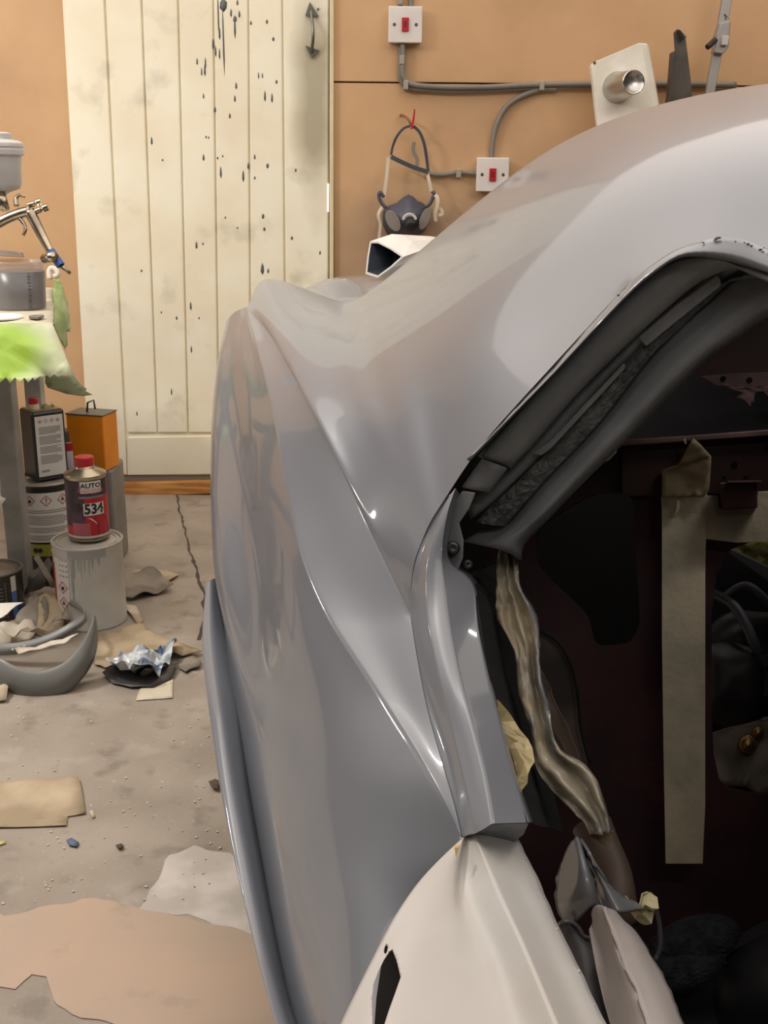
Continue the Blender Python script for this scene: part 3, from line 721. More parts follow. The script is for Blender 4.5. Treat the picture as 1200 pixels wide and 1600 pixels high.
# cross rail along its top, pale on top
m_rail = mat('dusty_maroon_rail', (122, 96, 92), .55, rgb2=(96, 70, 68), nscale=14)
bm = NB(); prism(bm, [P(x, y, 1.57) for x, y in [(932, 700), (945, 694), (970, 687), (1070, 681), (1200, 671), (1450, 655), (1450, 664), (1200, 681), (1070, 690), (972, 697), (945, 712)]], ray(1050, 690)*.05)
obj('cross_rail', bm, m_rail, car, bevel=.002)
bm = NB(); prism(bm, [P(x, y, 1.6) for x, y in [(972, 698), (1070, 691), (1450, 665), (1450, 770), (1105, 772), (972, 775)]], ray(1050, 690)*.01)
rp = obj('rail_panel', bm, mat('maroon_rail_panel', (62, 34, 34), .55), car)
m_hole = mat('black_hole', (8, 7, 8), .9)
for x, y, r in ((1147, 727, .0045), (1132, 746, .002), (1166, 746, .0025), (1200, 700, .003)):
    bm = NB(); lathe(bm, [(r*.8, 0), (r, .0006), (r*1.1, 0)], P(x, y, 1.598), -ray(x, y), n=14); lathe(bm, [(0, .0003), (r*.82, .0003)], P(x, y, 1.598), -ray(x, y), n=14)
    obj('bolt_hole', bm, m_hole, rp)
# upper rail with a torn scrap
bm = NB(); prism(bm, [P(x, y, 1.9) for x, y in [(1094, 588), (1150, 583), (1200, 581), (1300, 577), (1300, 600), (1200, 607), (1165, 604), (1120, 603)]], ray(1150, 590)*.03)
ur = obj('upper_rail', bm, m_rail, car, bevel=.002)
for x, y in ((1130, 592), (1171, 594)):
    bm = NB(); lathe(bm, [(0, .001), (.005, .001), (.005, 0)], P(x, y, 1.898), -ray(x, y), n=12); obj('bolt_hole', bm, m_hole, ur)
m_torn = mat('dusty_torn_paper', (134, 108, 108), .8)
bm = sheet([P(x, y, 1.88) for x, y in [(1120, 600), (1200, 604), (1260, 606), (1240, 622), (1200, 622), (1192, 612), (1180, 612), (1176, 624), (1174, 630), (1171, 625), (1168, 636), (1160, 626), (1150, 621), (1160, 614), (1140, 607)]], .012, .01, 4, 30)
obj('torn_edge', bm, m_torn, ur, solid=.001)
bm = NB(); prism(bm, [P(x, y, 1.97) for x, y in [(1110, 480), (1400, 440), (1400, 600), (1090, 590)]], ray(1150, 500)*.02); obj('parcel_shelf_panel', bm, mat('dusky_maroon', (66, 40, 44), .6), car)
# masking tape on the bulkhead: post, cross strip, folded flap
bm = NB(); prism(bm, [P(x, y, z) for x, y, z in [(1034, 736, 1.585), (1105, 740, 1.585), (1102, 900, 1.56), (1102, 1100, 1.53), (1102, 1260, 1.5), (1098, 1350, 1.49), (1040, 1350, 1.49), (1037, 1200, 1.51), (1034, 1000, 1.54)]], ray(1070, 1000)*.012)
obj('taped_post', bm, m_tape, car, bevel=.001, label='upright post covered in masking tape')
bm = NB(); prism(bm, [P(x, y, 1.575) for x, y in [(1033, 776), (1122, 774), (1124, 795), (1182, 794), (1184, 768), (1330, 762), (1330, 846), (1150, 848), (1100, 842), (1035, 846)]], ray(1070, 800)*.004)
obj('tape_strip', bm, m_tape, car, bevel=.0006, label='wide masking tape strip across the bulkhead')
bm = sheet([P(x, y, z) for x, y, z in [(1082, 684, 1.55), (1094, 694, 1.552), (1110, 712, 1.56), (1109, 745, 1.568), (1107, 766, 1.57), (1100, 776, 1.57), (1033, 777, 1.572), (1034, 733, 1.572), (1058, 727, 1.565), (1070, 706, 1.556), (1074, 696, 1.55)]], .012, .006, 5, 25)
obj('tape_flap', bm, mat('folded_masking_tape', (176, 160, 126), .7, rgb2=(150, 134, 104)), car, solid=.001, smooth=True)
for q in ([(1068, 686), (1071, 684), (1073, 694), (1070, 693)], [(1058, 782), (1063, 783), (1061, 798), (1054, 804), (1057, 794)]):
    bm = NB(); prism(bm, [P(x, y, 1.565) for x, y in q], ray(1060, 780)*.002); obj('tape_curl', bm, mat('pale_tape', (206, 192, 160), .7), car)
# maroon bracket with pale top lip
bm = NB(); box_ = [P(x, y, 1.545) for x, y in [(1123, 754), (1182, 752), (1184, 794), (1128, 797)]]; prism(bm, box_, ray(1150, 770)*.03); br = obj('box_bracket', bm, mat('maroon_bracket_paint', (64, 26, 28), .5), car, bevel=.002)
bm = NB(); prism(bm, [P(x, y, 1.535) for x, y in [(1137, 751), (1190, 750), (1191, 753), (1137, 754)]], ray(1150, 770)*.04); obj('lip', bm, m_rail, br)
# gear behind the right cut-out
m_rub = mat('grey_rubber_hose', (76, 76, 82), .5)
bm = NB(); tube(bm, [P(1060, 905, 1.85), P(1110, 925, 1.8), P(1145, 945, 1.77), P(1165, 975, 1.75), P(1180, 1010, 1.74), P(1192, 1030, 1.74)], .0085, 12, 30); obj('hose', bm, m_rub, car, smooth=True)
bm = NB(); tube(bm, [P(1130, 935, 1.9), P(1165, 915, 1.88), P(1200, 940, 1.87), P(1260, 1000, 1.85)], .008, 12, 30); obj('hose', bm, m_rub, car, smooth=True)
bm = NB(); lathe(bm, [(.011, 0), (.014, .003), (.011, .006), (.014, .009), (.011, .012), (.014, .015), (.012, .018)], P(1189, 1023, 1.74), P(1200, 1050, 1.74)-P(1180, 1010, 1.74), n=16); obj('hose_clip', bm, m_rub, car, smooth=True)
bm = NB(); prism(bm, [P(x, y, 1.75) for x, y in [(1116, 848), (1122, 846), (1200, 884), (1300, 930), (1300, 955), (1200, 908)]], ray(1150, 880)*.03); obj('grey_strut', bm, mat('dull_grey_strut', (92, 92, 90), .5), car, bevel=.003)
bm = sheet([P(x, y, 1.9) for x, y in [(1120, 846), (1260, 846), (1260, 905), (1200, 895), (1160, 875)]], .015, .012, 2, 25); tg = tag(obj('yellow_rag', bm, mat('yellow_rag', (150, 140, 60), .8, rgb2=(60, 60, 44), nscale=22), solid=.001), 'bit of yellow cloth glimpsed under the taped strip behind the grey strut', 'rag')
def blob(name, c, s, m, parent, seed=0, amp=.1):
    bm = NB(); r = bmesh.ops.create_icosphere(bm, subdivisions=4, radius=1)
    for v in r['verts']:
        n = 1+noise.noise(v.co*1.6+Vector((seed, 0, 0)))*amp*2; v.co = Vector(c)+Vector((v.co.x*s[0]*n, v.co.y*s[1]*n, v.co.z*s[2]*n))
    return obj(name, bm, m, parent, smooth=True)
m_case = mat('dark_cast_casing', (64, 62, 64), .5, rgb2=(48, 46, 48), nscale=12)
blob('gearbox_casing', P(1138, 1070, 1.78), (.062, .06, .075), m_case, car, 2, .08)
blob('gearbox_casing', P(1180, 1010, 1.83), (.09, .05, .06), m_case, car, 5, .1)
bm = NB(); prism(bm, [P(x, y, 1.74) for x, y in [(1180, 1068), (1300, 1010), (1300, 1060), (1190, 1090)]], ray(1200, 1050)*.03); obj('cross_link', bm, mat('dull_link', (70, 64, 60), .6), car, bevel=.003)
m_tan = mat('dusty_tan_plate', (140, 130, 116), .7, rgb2=(112, 102, 90), nscale=10)
bm = sheet([P(x, y, 1.66) for x, y in [(1104, 1146), (1160, 1130), (1200, 1118), (1330, 1100), (1330, 1250), (1200, 1238), (1183, 1240), (1165, 1228), (1140, 1226), (1104, 1228)]], .02, .008, 8, 18)
obj('tan_plate', bm, m_tan, car, solid=.003, smooth=True)
m_br = mat('aged_brass', (150, 120, 74), .3, .9)
for x, y, r in ((1168, 1163, .014), (1184, 1145, .009)):
    bm = NB(); lathe(bm, [(0, r*.9), (r*.55, r*.8), (r*.6, r*.4), (r, r*.35), (r, 0), (0, 0)], P(x, y, 1.645), -ray(x-260, y-200), n=20); obj('brass_bolt', bm, m_br, car, smooth=False, bevel=.001)
bm = NB(); prism(bm, [P(x, y, 1.63) for x, y in [(1104, 1230), (1140, 1228), (1185, 1243), (1330, 1246), (1330, 1400), (1200, 1392), (1120, 1370)]], ray(1150, 1300)*.02); obj('floor_bulkhead', bm, mat('deep_red_panel', (74, 30, 36), .6, rgb2=(40, 22, 28), nscale=9), car)
# inner seat-belt tower cover and arch
m_cov = mat('brown_inner_cover', (96, 82, 74), .6, rgb2=(60, 50, 46))
bm = NB(); prism(bm, [P(x, y, 1.42) for x, y in [(838, 984), (858, 990), (880, 1012), (897, 1045), (903, 1100), (906, 1140), (918, 1188), (918, 1240), (860, 1200), (838, 1120)]], ray(880, 1100)*.02)
obj('inner_cover', bm, m_cov, car, bevel=.003)
bm = NB(); tube(bm, [P(842, 986, 1.41), P(866, 998, 1.408), P(888, 1028, 1.406), P(902, 1080, 1.405), P(908, 1140, 1.405), P(921, 1192, 1.405)], .0025, 8, 24); obj('rubber_seal', bm, m_blk, car, smooth=True)
bm = sheet([P(x, y, z) for x, y, z in [(853, 1045, 1.36), (866, 1075, 1.36), (884, 1110, 1.35), (900, 1160, 1.34), (912, 1195, 1.33), (890, 1185, 1.35), (868, 1130, 1.37), (853, 1080, 1.38)]], .012, .008, 11, 22)
obj('cover_fold', bm, mat('brown_cover_fold', (104, 88, 76), .6), car, solid=.002, smooth=True)
m_duct = mat('brown_duct', (96, 80, 68), .55, rgb2=(80, 66, 58))
bm = NB(); tube(bm, [P(925, 1290, 1.28), P(940, 1325, 1.26), P(958, 1365, 1.23), P(968, 1410, 1.2), P(972, 1440, 1.2)], [.024, .026, .024, .02, .018], 20, 20); obj('brown_duct', bm, m_duct, car, smooth=True)

# ---- long strip of masking paper hanging down the jamb
m_pap = mat('oversprayed_masking_paper', (186, 172, 142), .4, rgb2=(160, 152, 138), nscale=9, coat=.3, coatr=.2, mixlo=.35, mixhi=.6)
m_papg = mat('grey_gloss_overspray', (150, 152, 156), .22, coat=.5, rgb2=(166, 158, 140), nscale=7)
L_ = [(771, 834), (781, 850), (778, 870), (776, 889), (775, 937), (777, 968), (790, 992), (802, 1013), (806, 1040), (808, 1075), (814, 1100), (826, 1133), (830, 1160), (834, 1188), (845, 1212), (862, 1234), (888, 1261), (905, 1276), (914, 1286), (922, 1304)]
R_ = [(797, 831), (802, 845), (804, 860), (809, 879), (814, 917), (833, 948), (840, 965), (843, 985), (845, 1041), (850, 1070), (857, 1096), (861, 1125), (868, 1156), (881, 1175), (898, 1184), (914, 1194), (933, 1219), (942, 1245), (950, 1268), (955, 1300)]
def zt(y): return 1.24-(y-830)*.00036
ra = R([(x, y, zt(y)) for x, y in L_], 90); rb = R([(x, y, zt(y)) for x, y in R_], 90)
rows = []
K = 16; pv = ray(850, 1050).normalized()
for j in range(K+1):
    t = j/K; row = []
    for i in range(90):
        s = i/89; p = ra[i].lerp(rb[i], t)
        f = .016*math.exp(-((t-.42-.22*math.sin(s*7))/.16)**2) + .012*math.exp(-((t-.86)/.1)**2)*(.4+abs(math.sin(s*9))) - .016*math.exp(-((t-.68)/.12)**2)
        f += noise.noise(Vector((s*9+t*3, t*4, 2)))*.012 + abs(noise.noise(Vector((s*22-t*8, t*7, 5))))*.011
        row.append(p-pv*f)
    rows.append(row)
bm = NB(); V = grid(bm, rows)
for f in bm.faces:
    c = f.calc_center_median()
    k = max(range(0, 90, 3), key=lambda i: -(ra[i].lerp(rb[i], .5)-c).length); t = (c-ra[k]).length/max((rb[k]-ra[k]).length, 1e-5)
    if t > .8 and k > 20 or k > 66 and t > .5 or k > 78 and t > .3: f.material_index = 1
orient(bm, list(bm.faces))
o = obj('masking_paper_strip', bm, [m_pap, m_papg], smooth=True, recalc=False, solid=.0006); tag(o, 'long crumpled strip of masking paper hanging down the rear of the door opening', 'masking paper')
def crum(name, pts, L, amp, seed, sc, m, label, cat, solid=.0008, group=None):
    bm = sheet([P(*q) for q in pts], L, amp, seed, sc); o = obj(name, bm, m, solid=solid); return tag(o, label, cat, group)
crum('masking_paper_scrap', [(779, 1094, 1.050), (784, 1098, 1.050), (793, 1109, 1.060), (810, 1130, 1.050), (826, 1156, 1.030), (838, 1172, 1.020), (840, 1192, 1.010), (836, 1215, 1.000), (830, 1240, 0.990), (826, 1272, 0.980), (812, 1270, 1.000), (790, 1210, 1.030), (786, 1130, 1.050)], .014, .014, 6, 20,
     mat('yellowed_masking_paper', (196, 178, 128), .45, rgb2=(150, 138, 100), nscale=10, coat=.2), 'yellowish folded scrap of masking paper poking out behind the jamb edge', 'masking paper')
crum('masking_tape_wad', [(976, 1440, 1.06), (990, 1430, 1.05), (1006, 1420, 1.04), (1020, 1410, 1.05), (1029, 1414, 1.05), (1030, 1430, 1.05), (1020, 1452, 1.05), (1010, 1462, 1.06), (995, 1450, 1.06)], .008, .02, 9, 40,
     mat('pale_yellow_tape', (214, 204, 160), .5), 'wad of pale yellow masking tape stuck beside the white bracket', 'tape wad')
crum('tan_paper_tab', [(918, 1308, 1.10), (940, 1303, 1.09), (958, 1300, 1.09), (952, 1318, 1.09), (948, 1325, 1.09), (935, 1318, 1.1)], .008, .004, 2, 30, mat('tan_tab', (150, 128, 100), .6), 'small tan paper tab at the foot of the hanging masking strip', 'paper tab')
# ---- broken fibreglass flanges at the foot of the opening
def ragloft(name, rails, n, mm, m, label, seed=1, wav=.0018, solid=.0028, rag=(0, -1)):
    RR = [R(r, n) for r in rails]; rows = cross(RR, mm)
    for k in rag:
        for i in range(n): rows[k][i] += Vector((noise.noise(rows[k][i]*90+Vector((seed, 0, 0))), 0, noise.noise(rows[k][i]*90+Vector((0, seed, 0)))))*wav*2
    bm = NB(); grid(bm, rows); orient(bm, list(bm.faces)); return obj(name, bm, m, car, smooth=True, recalc=False, solid=solid, label=label)
m_fl = mat('grey_flange_paint', (128, 130, 134), .25, coat=.4, rgb2=(112, 114, 118), nscale=8)
ragloft('torn_flange', [[(876, 1352, 1.1), (868, 1385, 1.09), (868, 1420, 1.07), (880, 1450, 1.06)], [(886, 1325, 1.08), (888, 1370, 1.06), (890, 1410, 1.04), (900, 1440, 1.04)], [(901, 1307, 1.06), (912, 1350, 1.03), (922, 1390, 1.02), (926, 1415, 1.02)], [(908, 1312, 1.07), (920, 1350, 1.06), (932, 1385, 1.05), (938, 1420, 1.04)]], 24, 4, m_fl, 'torn grey glossy fibreglass flange', 1)
ragloft('torn_flange', [[(903, 1308, 1.075), (914, 1340, 1.07), (930, 1380, 1.06), (936, 1420, 1.05)], [(912, 1322, 1.06), (926, 1350, 1.05), (946, 1386, 1.04), (966, 1426, 1.03)], [(919, 1334, 1.05), (938, 1366, 1.045), (960, 1390, 1.05), (1008, 1418, 1.05)]], 24, 4, m_fl, 'torn grey glossy fibreglass flange', 4)
m_wf = mat('white_flange', (196, 188, 184), .5, rgb2=(180, 172, 168), nscale=12, bump=.1, bscale=150, bdist=.001)
def ZF(y, d=0): return 1.0-(y-1415)*.0005+d
def RF(pts): return [(x, y, ZF(y, d)) for x, y, d in pts]
ragloft('white_bracket', [RF([(927, 1418, .02), (921, 1440, .03), (920, 1466, .03)]), RF([(933, 1414, .0), (938, 1450, .01), (944, 1490, .02), (952, 1560, .02), (972, 1640, .02)]), RF([(943, 1417, -.01), (958, 1460, -.012), (972, 1505, -.014), (992, 1547, -.015), (1018, 1625, -.015)])], 30, 4, m_wf, 'white fibreglass bracket with a wavy broken edge', 2, .0015)
ragloft('white_bracket', [RF([(943, 1417, -.012), (959, 1460, -.014), (974, 1505, -.016), (994, 1547, -.018), (1022, 1640, -.018)]), RF([(958, 1421, .0), (985, 1462, -.005), (1005, 1510, -.008), (1028, 1560, -.01), (1056, 1640, -.012)]), RF([(968, 1430, .03), (1004, 1470, .02), (1033, 1518, .015), (1053, 1559, .01), (1085, 1640, .01)])], 30, 4, m_wf, 'outer curved skin of the white bracket', 3, .001)
ragloft('grey_flange_box', [[(874, 1440, 1.06), (880, 1500, 1.04), (900, 1560, 1.0), (930, 1640, .96)], [(890, 1442, 1.05), (908, 1480, 1.03), (925, 1540, 1.0), (950, 1640, .96)], [(921, 1466, 1.05), (940, 1500, 1.03), (955, 1540, 1.02), (975, 1640, .98)]], 24, 4, mat('dull_grey_flange', (104, 102, 104), .5), 'dull grey inner face of the white bracket', 7)
bm = NB(); tube(bm, [P(874, 1445, 1.045), P(880, 1440, 1.04), P(892, 1440, 1.04), P(905, 1450, 1.04), P(912, 1462, 1.04), P(922, 1466, 1.04)], .002, 8, 24); obj('edge_bead', bm, m_fl, car, smooth=True)
bm = NB(); prism(bm, [P(x, y, 1.3) for x, y in [(1060, 440), (1100, 412), (1150, 405), (1220, 430), (1420, 480), (1420, 600), (1240, 500), (1150, 475)]], ray(1150, 450)*.01); obj('dark_gap_plug', bm, m_blk, car)  # dark panel added to plug the gap above the inner frame
# ---- black fleece pad and foot well
m_fl2 = mat('black_fleece', (40, 42, 48), .95, rgb2=(22, 23, 28), nscale=60)
def fleece(cx, cy, z, sx, sz, seed):
    bm = NB(); bmesh.ops.create_icosphere(bm, subdivisions=6, radius=1)
    for v in bm.verts:
        n = v.co.copy(); d = abs(noise.noise(Vector((n.x*9, n.y*9, n.z*16+seed))))*.16+abs(noise.noise(n*22))*.08
        v.co = P(cx, cy, z)+Vector((n.x*sx, n.y*.035, n.z*sz+n.x*sz*.9))*(1+d)
    return bm
fp = thing('fleece_pad', 'black shaggy fleece pad lying folded in the footwell by the white bracket', 'pad', P(1085, 1520, 1.35))
obj('fold', fleece(1085, 1470, 1.35, .05, .019, 0), m_fl2, fp, smooth=True); obj('fold', fleece(1068, 1508, 1.33, .045, .017, 5), m_fl2, fp, smooth=True)
bm = NB(); grid(bm, cross([R([(1000, 1580, 1.25), (1050, 1540, 1.38), (1120, 1490, 1.42), (1200, 1440, 1.42), (1320, 1420, 1.4)], 16), R([(1030, 1700, 1.15), (1090, 1660, 1.25), (1140, 1640, 1.3), (1200, 1640, 1.3), (1320, 1640, 1.3)], 16)], 4))
obj('footwell_floor', bm, mat('black_footwell', (36, 36, 42), .7), car, smooth=True, solid=.004)
blob('wheel_arch_tub', P(1215, 1580, 1.32), (.075, .07, .1), mat('black_tub', (26, 27, 32), .55), car, 3, .04)
bm = NB(); tube(bm, [P(1018, 1400, 1.4), P(1030, 1440, 1.33), P(1032, 1480, 1.28), P(1024, 1500, 1.25)], .003, 8, 20); obj('cable', bm, m_rub, car, smooth=True)
# tape edge hanging behind the frame
crum('masking_tape_end', [(930, 722, 1.4), (942, 714, 1.4), (955, 703, 1.4), (966, 698, 1.4), (962, 708, 1.4), (950, 720, 1.4), (938, 724, 1.4)], .008, .003, 1, 30, mat('pale_tape', (206, 192, 160), .7), 'short end of masking tape peeling off beneath the sloping inner frame', 'tape end')
# ================================================================== ON THE BACK WALL
m_wp = mat('white_switch_plastic', (228, 222, 216), .35); m_red = mat('red_rocker', (186, 30, 40), .35); m_cable = mat('grey_sheathed_cable', (128, 122, 112), .5)
KW = WALLY/F_
def switch(cx, cy, label):
    c = Wp(cx, cy, 0); s = 24*KW; t = thing('wall_switch', label, 'switch', c, 'red rocker switches on the back wall')
    bm = NB(); box2(bm, c+Vector((-s*.95, -.032, -s*.95)), c+Vector((s*.95, 0, s*.95))); obj('back_box', bm, m_wp, t, bevel=.003)
    bm = NB(); box2(bm, c+Vector((-s, -.041, -s)), c+Vector((s, -.0325, s))); obj('face_plate', bm, m_wp, t, bevel=.003)
    bm = NB(); box2(bm, c+Vector((-5*KW, -.047, -9*KW)), c+Vector((5*KW, -.041, 9*KW))); rk = obj('rocker', bm, m_red, t, bevel=.0015)
    bm = NB(); box2(bm, c+Vector((-2*KW, -.0478, -4*KW)), c+Vector((2*KW, -.047, 4*KW))); obj('marking', bm, mat('dull_red_mark', (120, 24, 36), .4), rk)
    for d in (-15.5, 15.5):
        bm = NB(); lathe(bm, [(0, .0014), (.005, .001), (.0055, 0)], c+Vector((d*KW, -.041, 0)), (0, -1, 0), n=12); obj('screw', bm, mat('screw_steel', (110, 106, 100), .4, .8), t)
switch(633, 41, 'white wall switch with a red rocker, high up with cables above and below')
switch(768, 273, 'white wall switch with a red rocker, lower one just above the car shoulder')
def cable(pts, r, label, off=.012, n=60):
    bm = NB(); tube(bm, [Wp(x, y, off) for x, y in pts], r, 8, n); return tag(obj('cable', bm, m_cable, smooth=True), label, 'cable', 'grey cables clipped to the back wall')
cable([(625, -60), (625, 0), (625, 18)], .0085, 'grey cable dropping into the top of the upper switch at its left')
cable([(642, -60), (642, 0), (642, 18)], .0085, 'grey cable dropping into the top of the upper switch at its right')
cable([(626, 64), (626, 90), (625, 118), (629, 131), (640, 137), (680, 141), (720, 142), (780, 140), (840, 137), (924, 136), (1000, 136), (1150, 137)], .0085, 'grey cable from the upper switch bending along the board seam, lower of the pair')
cable([(629, 64), (630, 90), (629, 116), (634, 127), (645, 132), (690, 136), (760, 136), (840, 132), (930, 131), (1000, 131), (1150, 132)], .0085, 'grey cable from the upper switch bending along the board seam, upper of the pair', .024)
cable([(768, 252), (769, 230), (773, 205), (781, 183), (795, 163), (815, 150), (845, 140), (870, 139)], .0085, 'grey cable curving up from the lower switch to the pair along the seam', .014)
cable([(667, 271), (690, 273), (715, 270), (745, 271)], .0075, 'dark cable running left from the lower switch behind the mask strap', .012)
bm = NB()
for x, y in ((634, 134), (845, 135), (628, 95), (625, 2), (716, 271)):
    c = Wp(x, y, .0); box2(bm, c+Vector((-.008, -.034, -.014)), c+Vector((.008, 0, .014)))
    o = obj('cable_clip', bm, mat('clip_plastic', (160, 154, 142), .5), bevel=.002); bm = NB()
    tag(o, {634: 'grey clip at the bend of the cable pair', 845: 'grey clip where the curved cable joins the pair', 628: 'grey clip under the upper switch', 625: 'grey clip above the upper switch', 716: 'grey clip on the dark cable left of the lower switch'}[x], 'cable clip', 'clips holding the wall cables')
bm.free()
# ---- respirator on its hook
hk = Wp(647, 195, 0)
bm = NB(); tube(bm, [Wp(626, 180, 0), Wp(628, 180, .03), Wp(636, 184, .05), Wp(643, 196, .055), Wp(645, 200, .05)], .004, 8, 16)
tag(obj('wall_hook', bm, mat('rusty_wire', (150, 96, 66), .5, .3), smooth=True), 'bent rusty wire hook that the dust mask hangs from', 'hook')
rs = thing('respirator_mask', 'dark rubber respirator with twin pale filters hanging by its straps from a hook', 'mask', Wp(643, 360, .06))
m_rr = mat('blue_grey_rubber', (74, 76, 90), .5); m_bks = mat('dark_strap', (62, 66, 74), .6); m_ws = mat('cream_elastic', (214, 200, 176), .7); m_flt = mat('dusty_filter_pad', (132, 124, 116), .8)
bm = NB(); prism(bm, [Wp(x, y, .062) for x, y in [(647, 170), (649, 171), (648, 185), (645, 201), (641, 203), (644, 190)]], (0, .006, 0)); obj('red_tie', bm, m_red, rs)
bm = NB(); ribbon(bm, [Wp(611, 242, .05), Wp(614, 228, .05), Wp(621, 212, .055), Wp(632, 200, .055), Wp(641, 197, .055)], .008, .003, (1, 0, 0), 20); obj('strap', bm, m_bks, rs)
bm = NB(); ribbon(bm, [Wp(646, 197, .055), Wp(655, 206, .055), Wp(662, 222, .055), Wp(667, 250, .05), Wp(669, 268, .05)], .010, .003, (1, 0, 0), 20); obj('strap', bm, m_bks, rs)
bm = NB(); ribbon(bm, [Wp(611, 245, .055), Wp(625, 252, .062), Wp(645, 261, .062), Wp(669, 269, .055)], .014, .004, (0, 0, 1), 20); obj('strap', bm, m_bks, rs)
bm = NB(); ribbon(bm, [Wp(651, 262, .05), Wp(652, 250, .045), Wp(646, 236, .04), Wp(647, 222, .035)], .012, .003, (1, 0, 0), 16); obj('strap_tail', bm, mat('faded_strap', (120, 112, 100), .7), rs)
bm = NB(); ribbon(bm, [Wp(607, 246, .052), Wp(604, 275, .055), Wp(600, 307, .055)], .011, .0025, (1, 0, 0), 12); obj('elastic', bm, m_ws, rs)
bm = NB(); ribbon(bm, [Wp(668, 271, .052), Wp(671, 285, .055), Wp(674, 300, .055)], .011, .0025, (1, 0, 0), 12); obj('elastic', bm, m_ws, rs)
bm = NB(); ribbon(bm, [Wp(675, 302, .055), Wp(683, 308, .06), Wp(683, 322, .062), Wp(680, 332, .06), Wp(681, 346, .06)], .012, .0025, (1, 0, 0), 20); obj('elastic', bm, m_ws, rs)
bm = NB(); ribbon(bm, [Wp(683, 322, .055), Wp(690, 328, .055), Wp(691, 334, .055), Wp(685, 336, .055)], .010, .0025, (0, 0, 1), 16); obj('elastic', bm, m_ws, rs)
bm = NB(); ribbon(bm, [Wp(597, 323, .055), Wp(591, 335, .058), Wp(594, 350, .055), Wp(592, 372, .055)], .010, .0025, (1, 0, 0), 20); obj('elastic', bm, m_ws, rs)
for pts in ([(600, 308), (594, 300), (592, 304), (595, 315), (603, 325)], [(674, 302), (678, 300), (672, 318), (664, 324)]):
    bm = NB(); tube(bm, [Wp(x, y, .055) for x, y in pts], .006, 8, 16); obj('strap_buckle', bm, m_rr, rs, smooth=True)
# face piece: a domed shield shape
out = [(638, 304), (646, 307), (652, 314), (662, 318), (668, 330), (670, 345), (664, 360), (652, 370), (640, 373), (626, 370), (606, 368), (598, 352), (598, 330), (606, 322), (620, 317), (630, 308)]
cc = Vector((639, 342, 0)); rows = []
for k in range(7):
    t = k/6; rows.append([Wp(cc.x+(x-cc.x)*t, cc.y+(y-cc.y)*t, .03+.075*math.cos(t*math.pi/2)) for x, y in out])
rows.append([Wp(x, y, .012) for x, y in out])
bm = NB(); grid(bm, rows[1:], close=True); bm.faces.new([bm.verts.new(p) for p in rows[1]]); bmesh.ops.remove_doubles(bm, verts=bm.verts, dist=.0002); o = obj('face_piece', bm, m_rr, rs, smooth=True)
for cx, cy, rot in ((614, 345, -28), (664, 342, 22)):
    bm = NB(); a = math.radians(rot); poly = []
    for k in range(20):
        u = math.cos(k*math.pi/10)*(10 if cx < 640 else 7.5); v = math.sin(k*math.pi/10)*18; poly.append((cx+u*math.cos(a)-v*math.sin(a)*-1*-1, cy+u*math.sin(a)+v*math.cos(a)))
    prism(bm, [Wp(x, y, .102) for x, y in poly], (0, .03, 0)); f = obj('filter', bm, m_flt, rs, bevel=.004)
bm = NB(); lathe(bm, [(0, .03), (8*KW, .028), (10*KW, .02), (10.5*KW, 0), (12*KW, -.03)], Wp(642, 350, .1), (0, -1, -.1), n=20); obj('valve', bm, mat('black_valve', (24, 24, 30), .4), rs, smooth=True)
bm = NB(); lathe(bm, [(8*KW, .0), (9.5*KW, .002), (10*KW, .0)], Wp(640, 345, .135), (0, -1, .1), n=20, a0=.2, a1=3.0); obj('valve_ring', bm, mat('pale_ring', (210, 205, 200), .5), rs, solid=.003)
# ---- shelf behind the roof with its things
sh0 = Wp(935, 214, 0)
bm = NB(); zsh = Wp(1000, 212, 0).z; x0 = Wp(930, 212, 0).x; x1 = Wp(1190, 212, 0).x
box2(bm, (x0, WALLY-.26, zsh-.02), (x1, WALLY, zsh))
tag(obj('wall_shelf', bm, mat('shelf_ply', (180, 140, 96), .6)), 'wooden wall shelf hidden behind the car roof under the white panel', 'shelf')
def Pd(x, y, d): return Wp(x, y, d)
wpn = thing('spout_unit', 'off-white metal panel with a round chrome spout leaning by the wall above the car roof', 'panel', Vector((Wp(975, 200, .18).x, WALLY-.18, zsh)))
o_ = .17
face = [(923, 101), (928, 97), (998, 66.5), (1002, 68), (1008, 100), (1019, 160), (1024, 196), (935, 212)]
side = [(1001, 66), (1012, 69), (1020, 79), (1025, 120), (1030, 152), (1036, 196), (1024, 196), (1019, 160), (1008, 100)]
m_wm = mat('dirty_white_enamel', (240, 237, 226), .4, rgb2=(224, 218, 202), nscale=9)
bm = NB()
fr = [Pd(x, y, o_+.02) for x, y in face]
bk2 = [p+Vector((.035 if i in (2, 3, 4, 5, 6) else .004, .05, 0)) for i, p in enumerate(fr)]
mdl = [p+Vector((.022 if i in (2, 3, 4, 5, 6) else .002, .012, 0)) for i, p in enumerate(fr)]
V = grid(bm, [fr, mdl, bk2], close=True); bm.faces.new(V[0]); bm.faces.new(V[-1]); obj('panel_body', bm, m_wm, wpn, bevel=.003)
m_chr = mat('dull_chrome', (196, 194, 188), .32, 1.0)
ax = (Pd(990, 128, .29)-Pd(966, 136, .19))
bm = NB(); r_ = 17.5*KW*.93; base = Pd(966, 136, .19); ln = ax.length
lathe(bm, [(r_*1.3, -.03), (r_*1.3, 0), (r_*1.12, ln*.3), (r_, ln*.96), (r_*.97, ln), (r_*.85, ln), (r_*.84, ln-.006), (0, ln-.006)], base, ax, n=36); sp = obj('spout', bm, m_chr, wpn, smooth=True)
bm = NB(); lathe(bm, [(r_*.86, 0), (r_*.93, .003), (r_, 0), (r_*.93, -.003)], base+ax.normalized()*ln, ax, n=36); obj('spout_rim', bm, mat('bright_chrome', (226, 224, 218), .1, 1), sp, smooth=True)
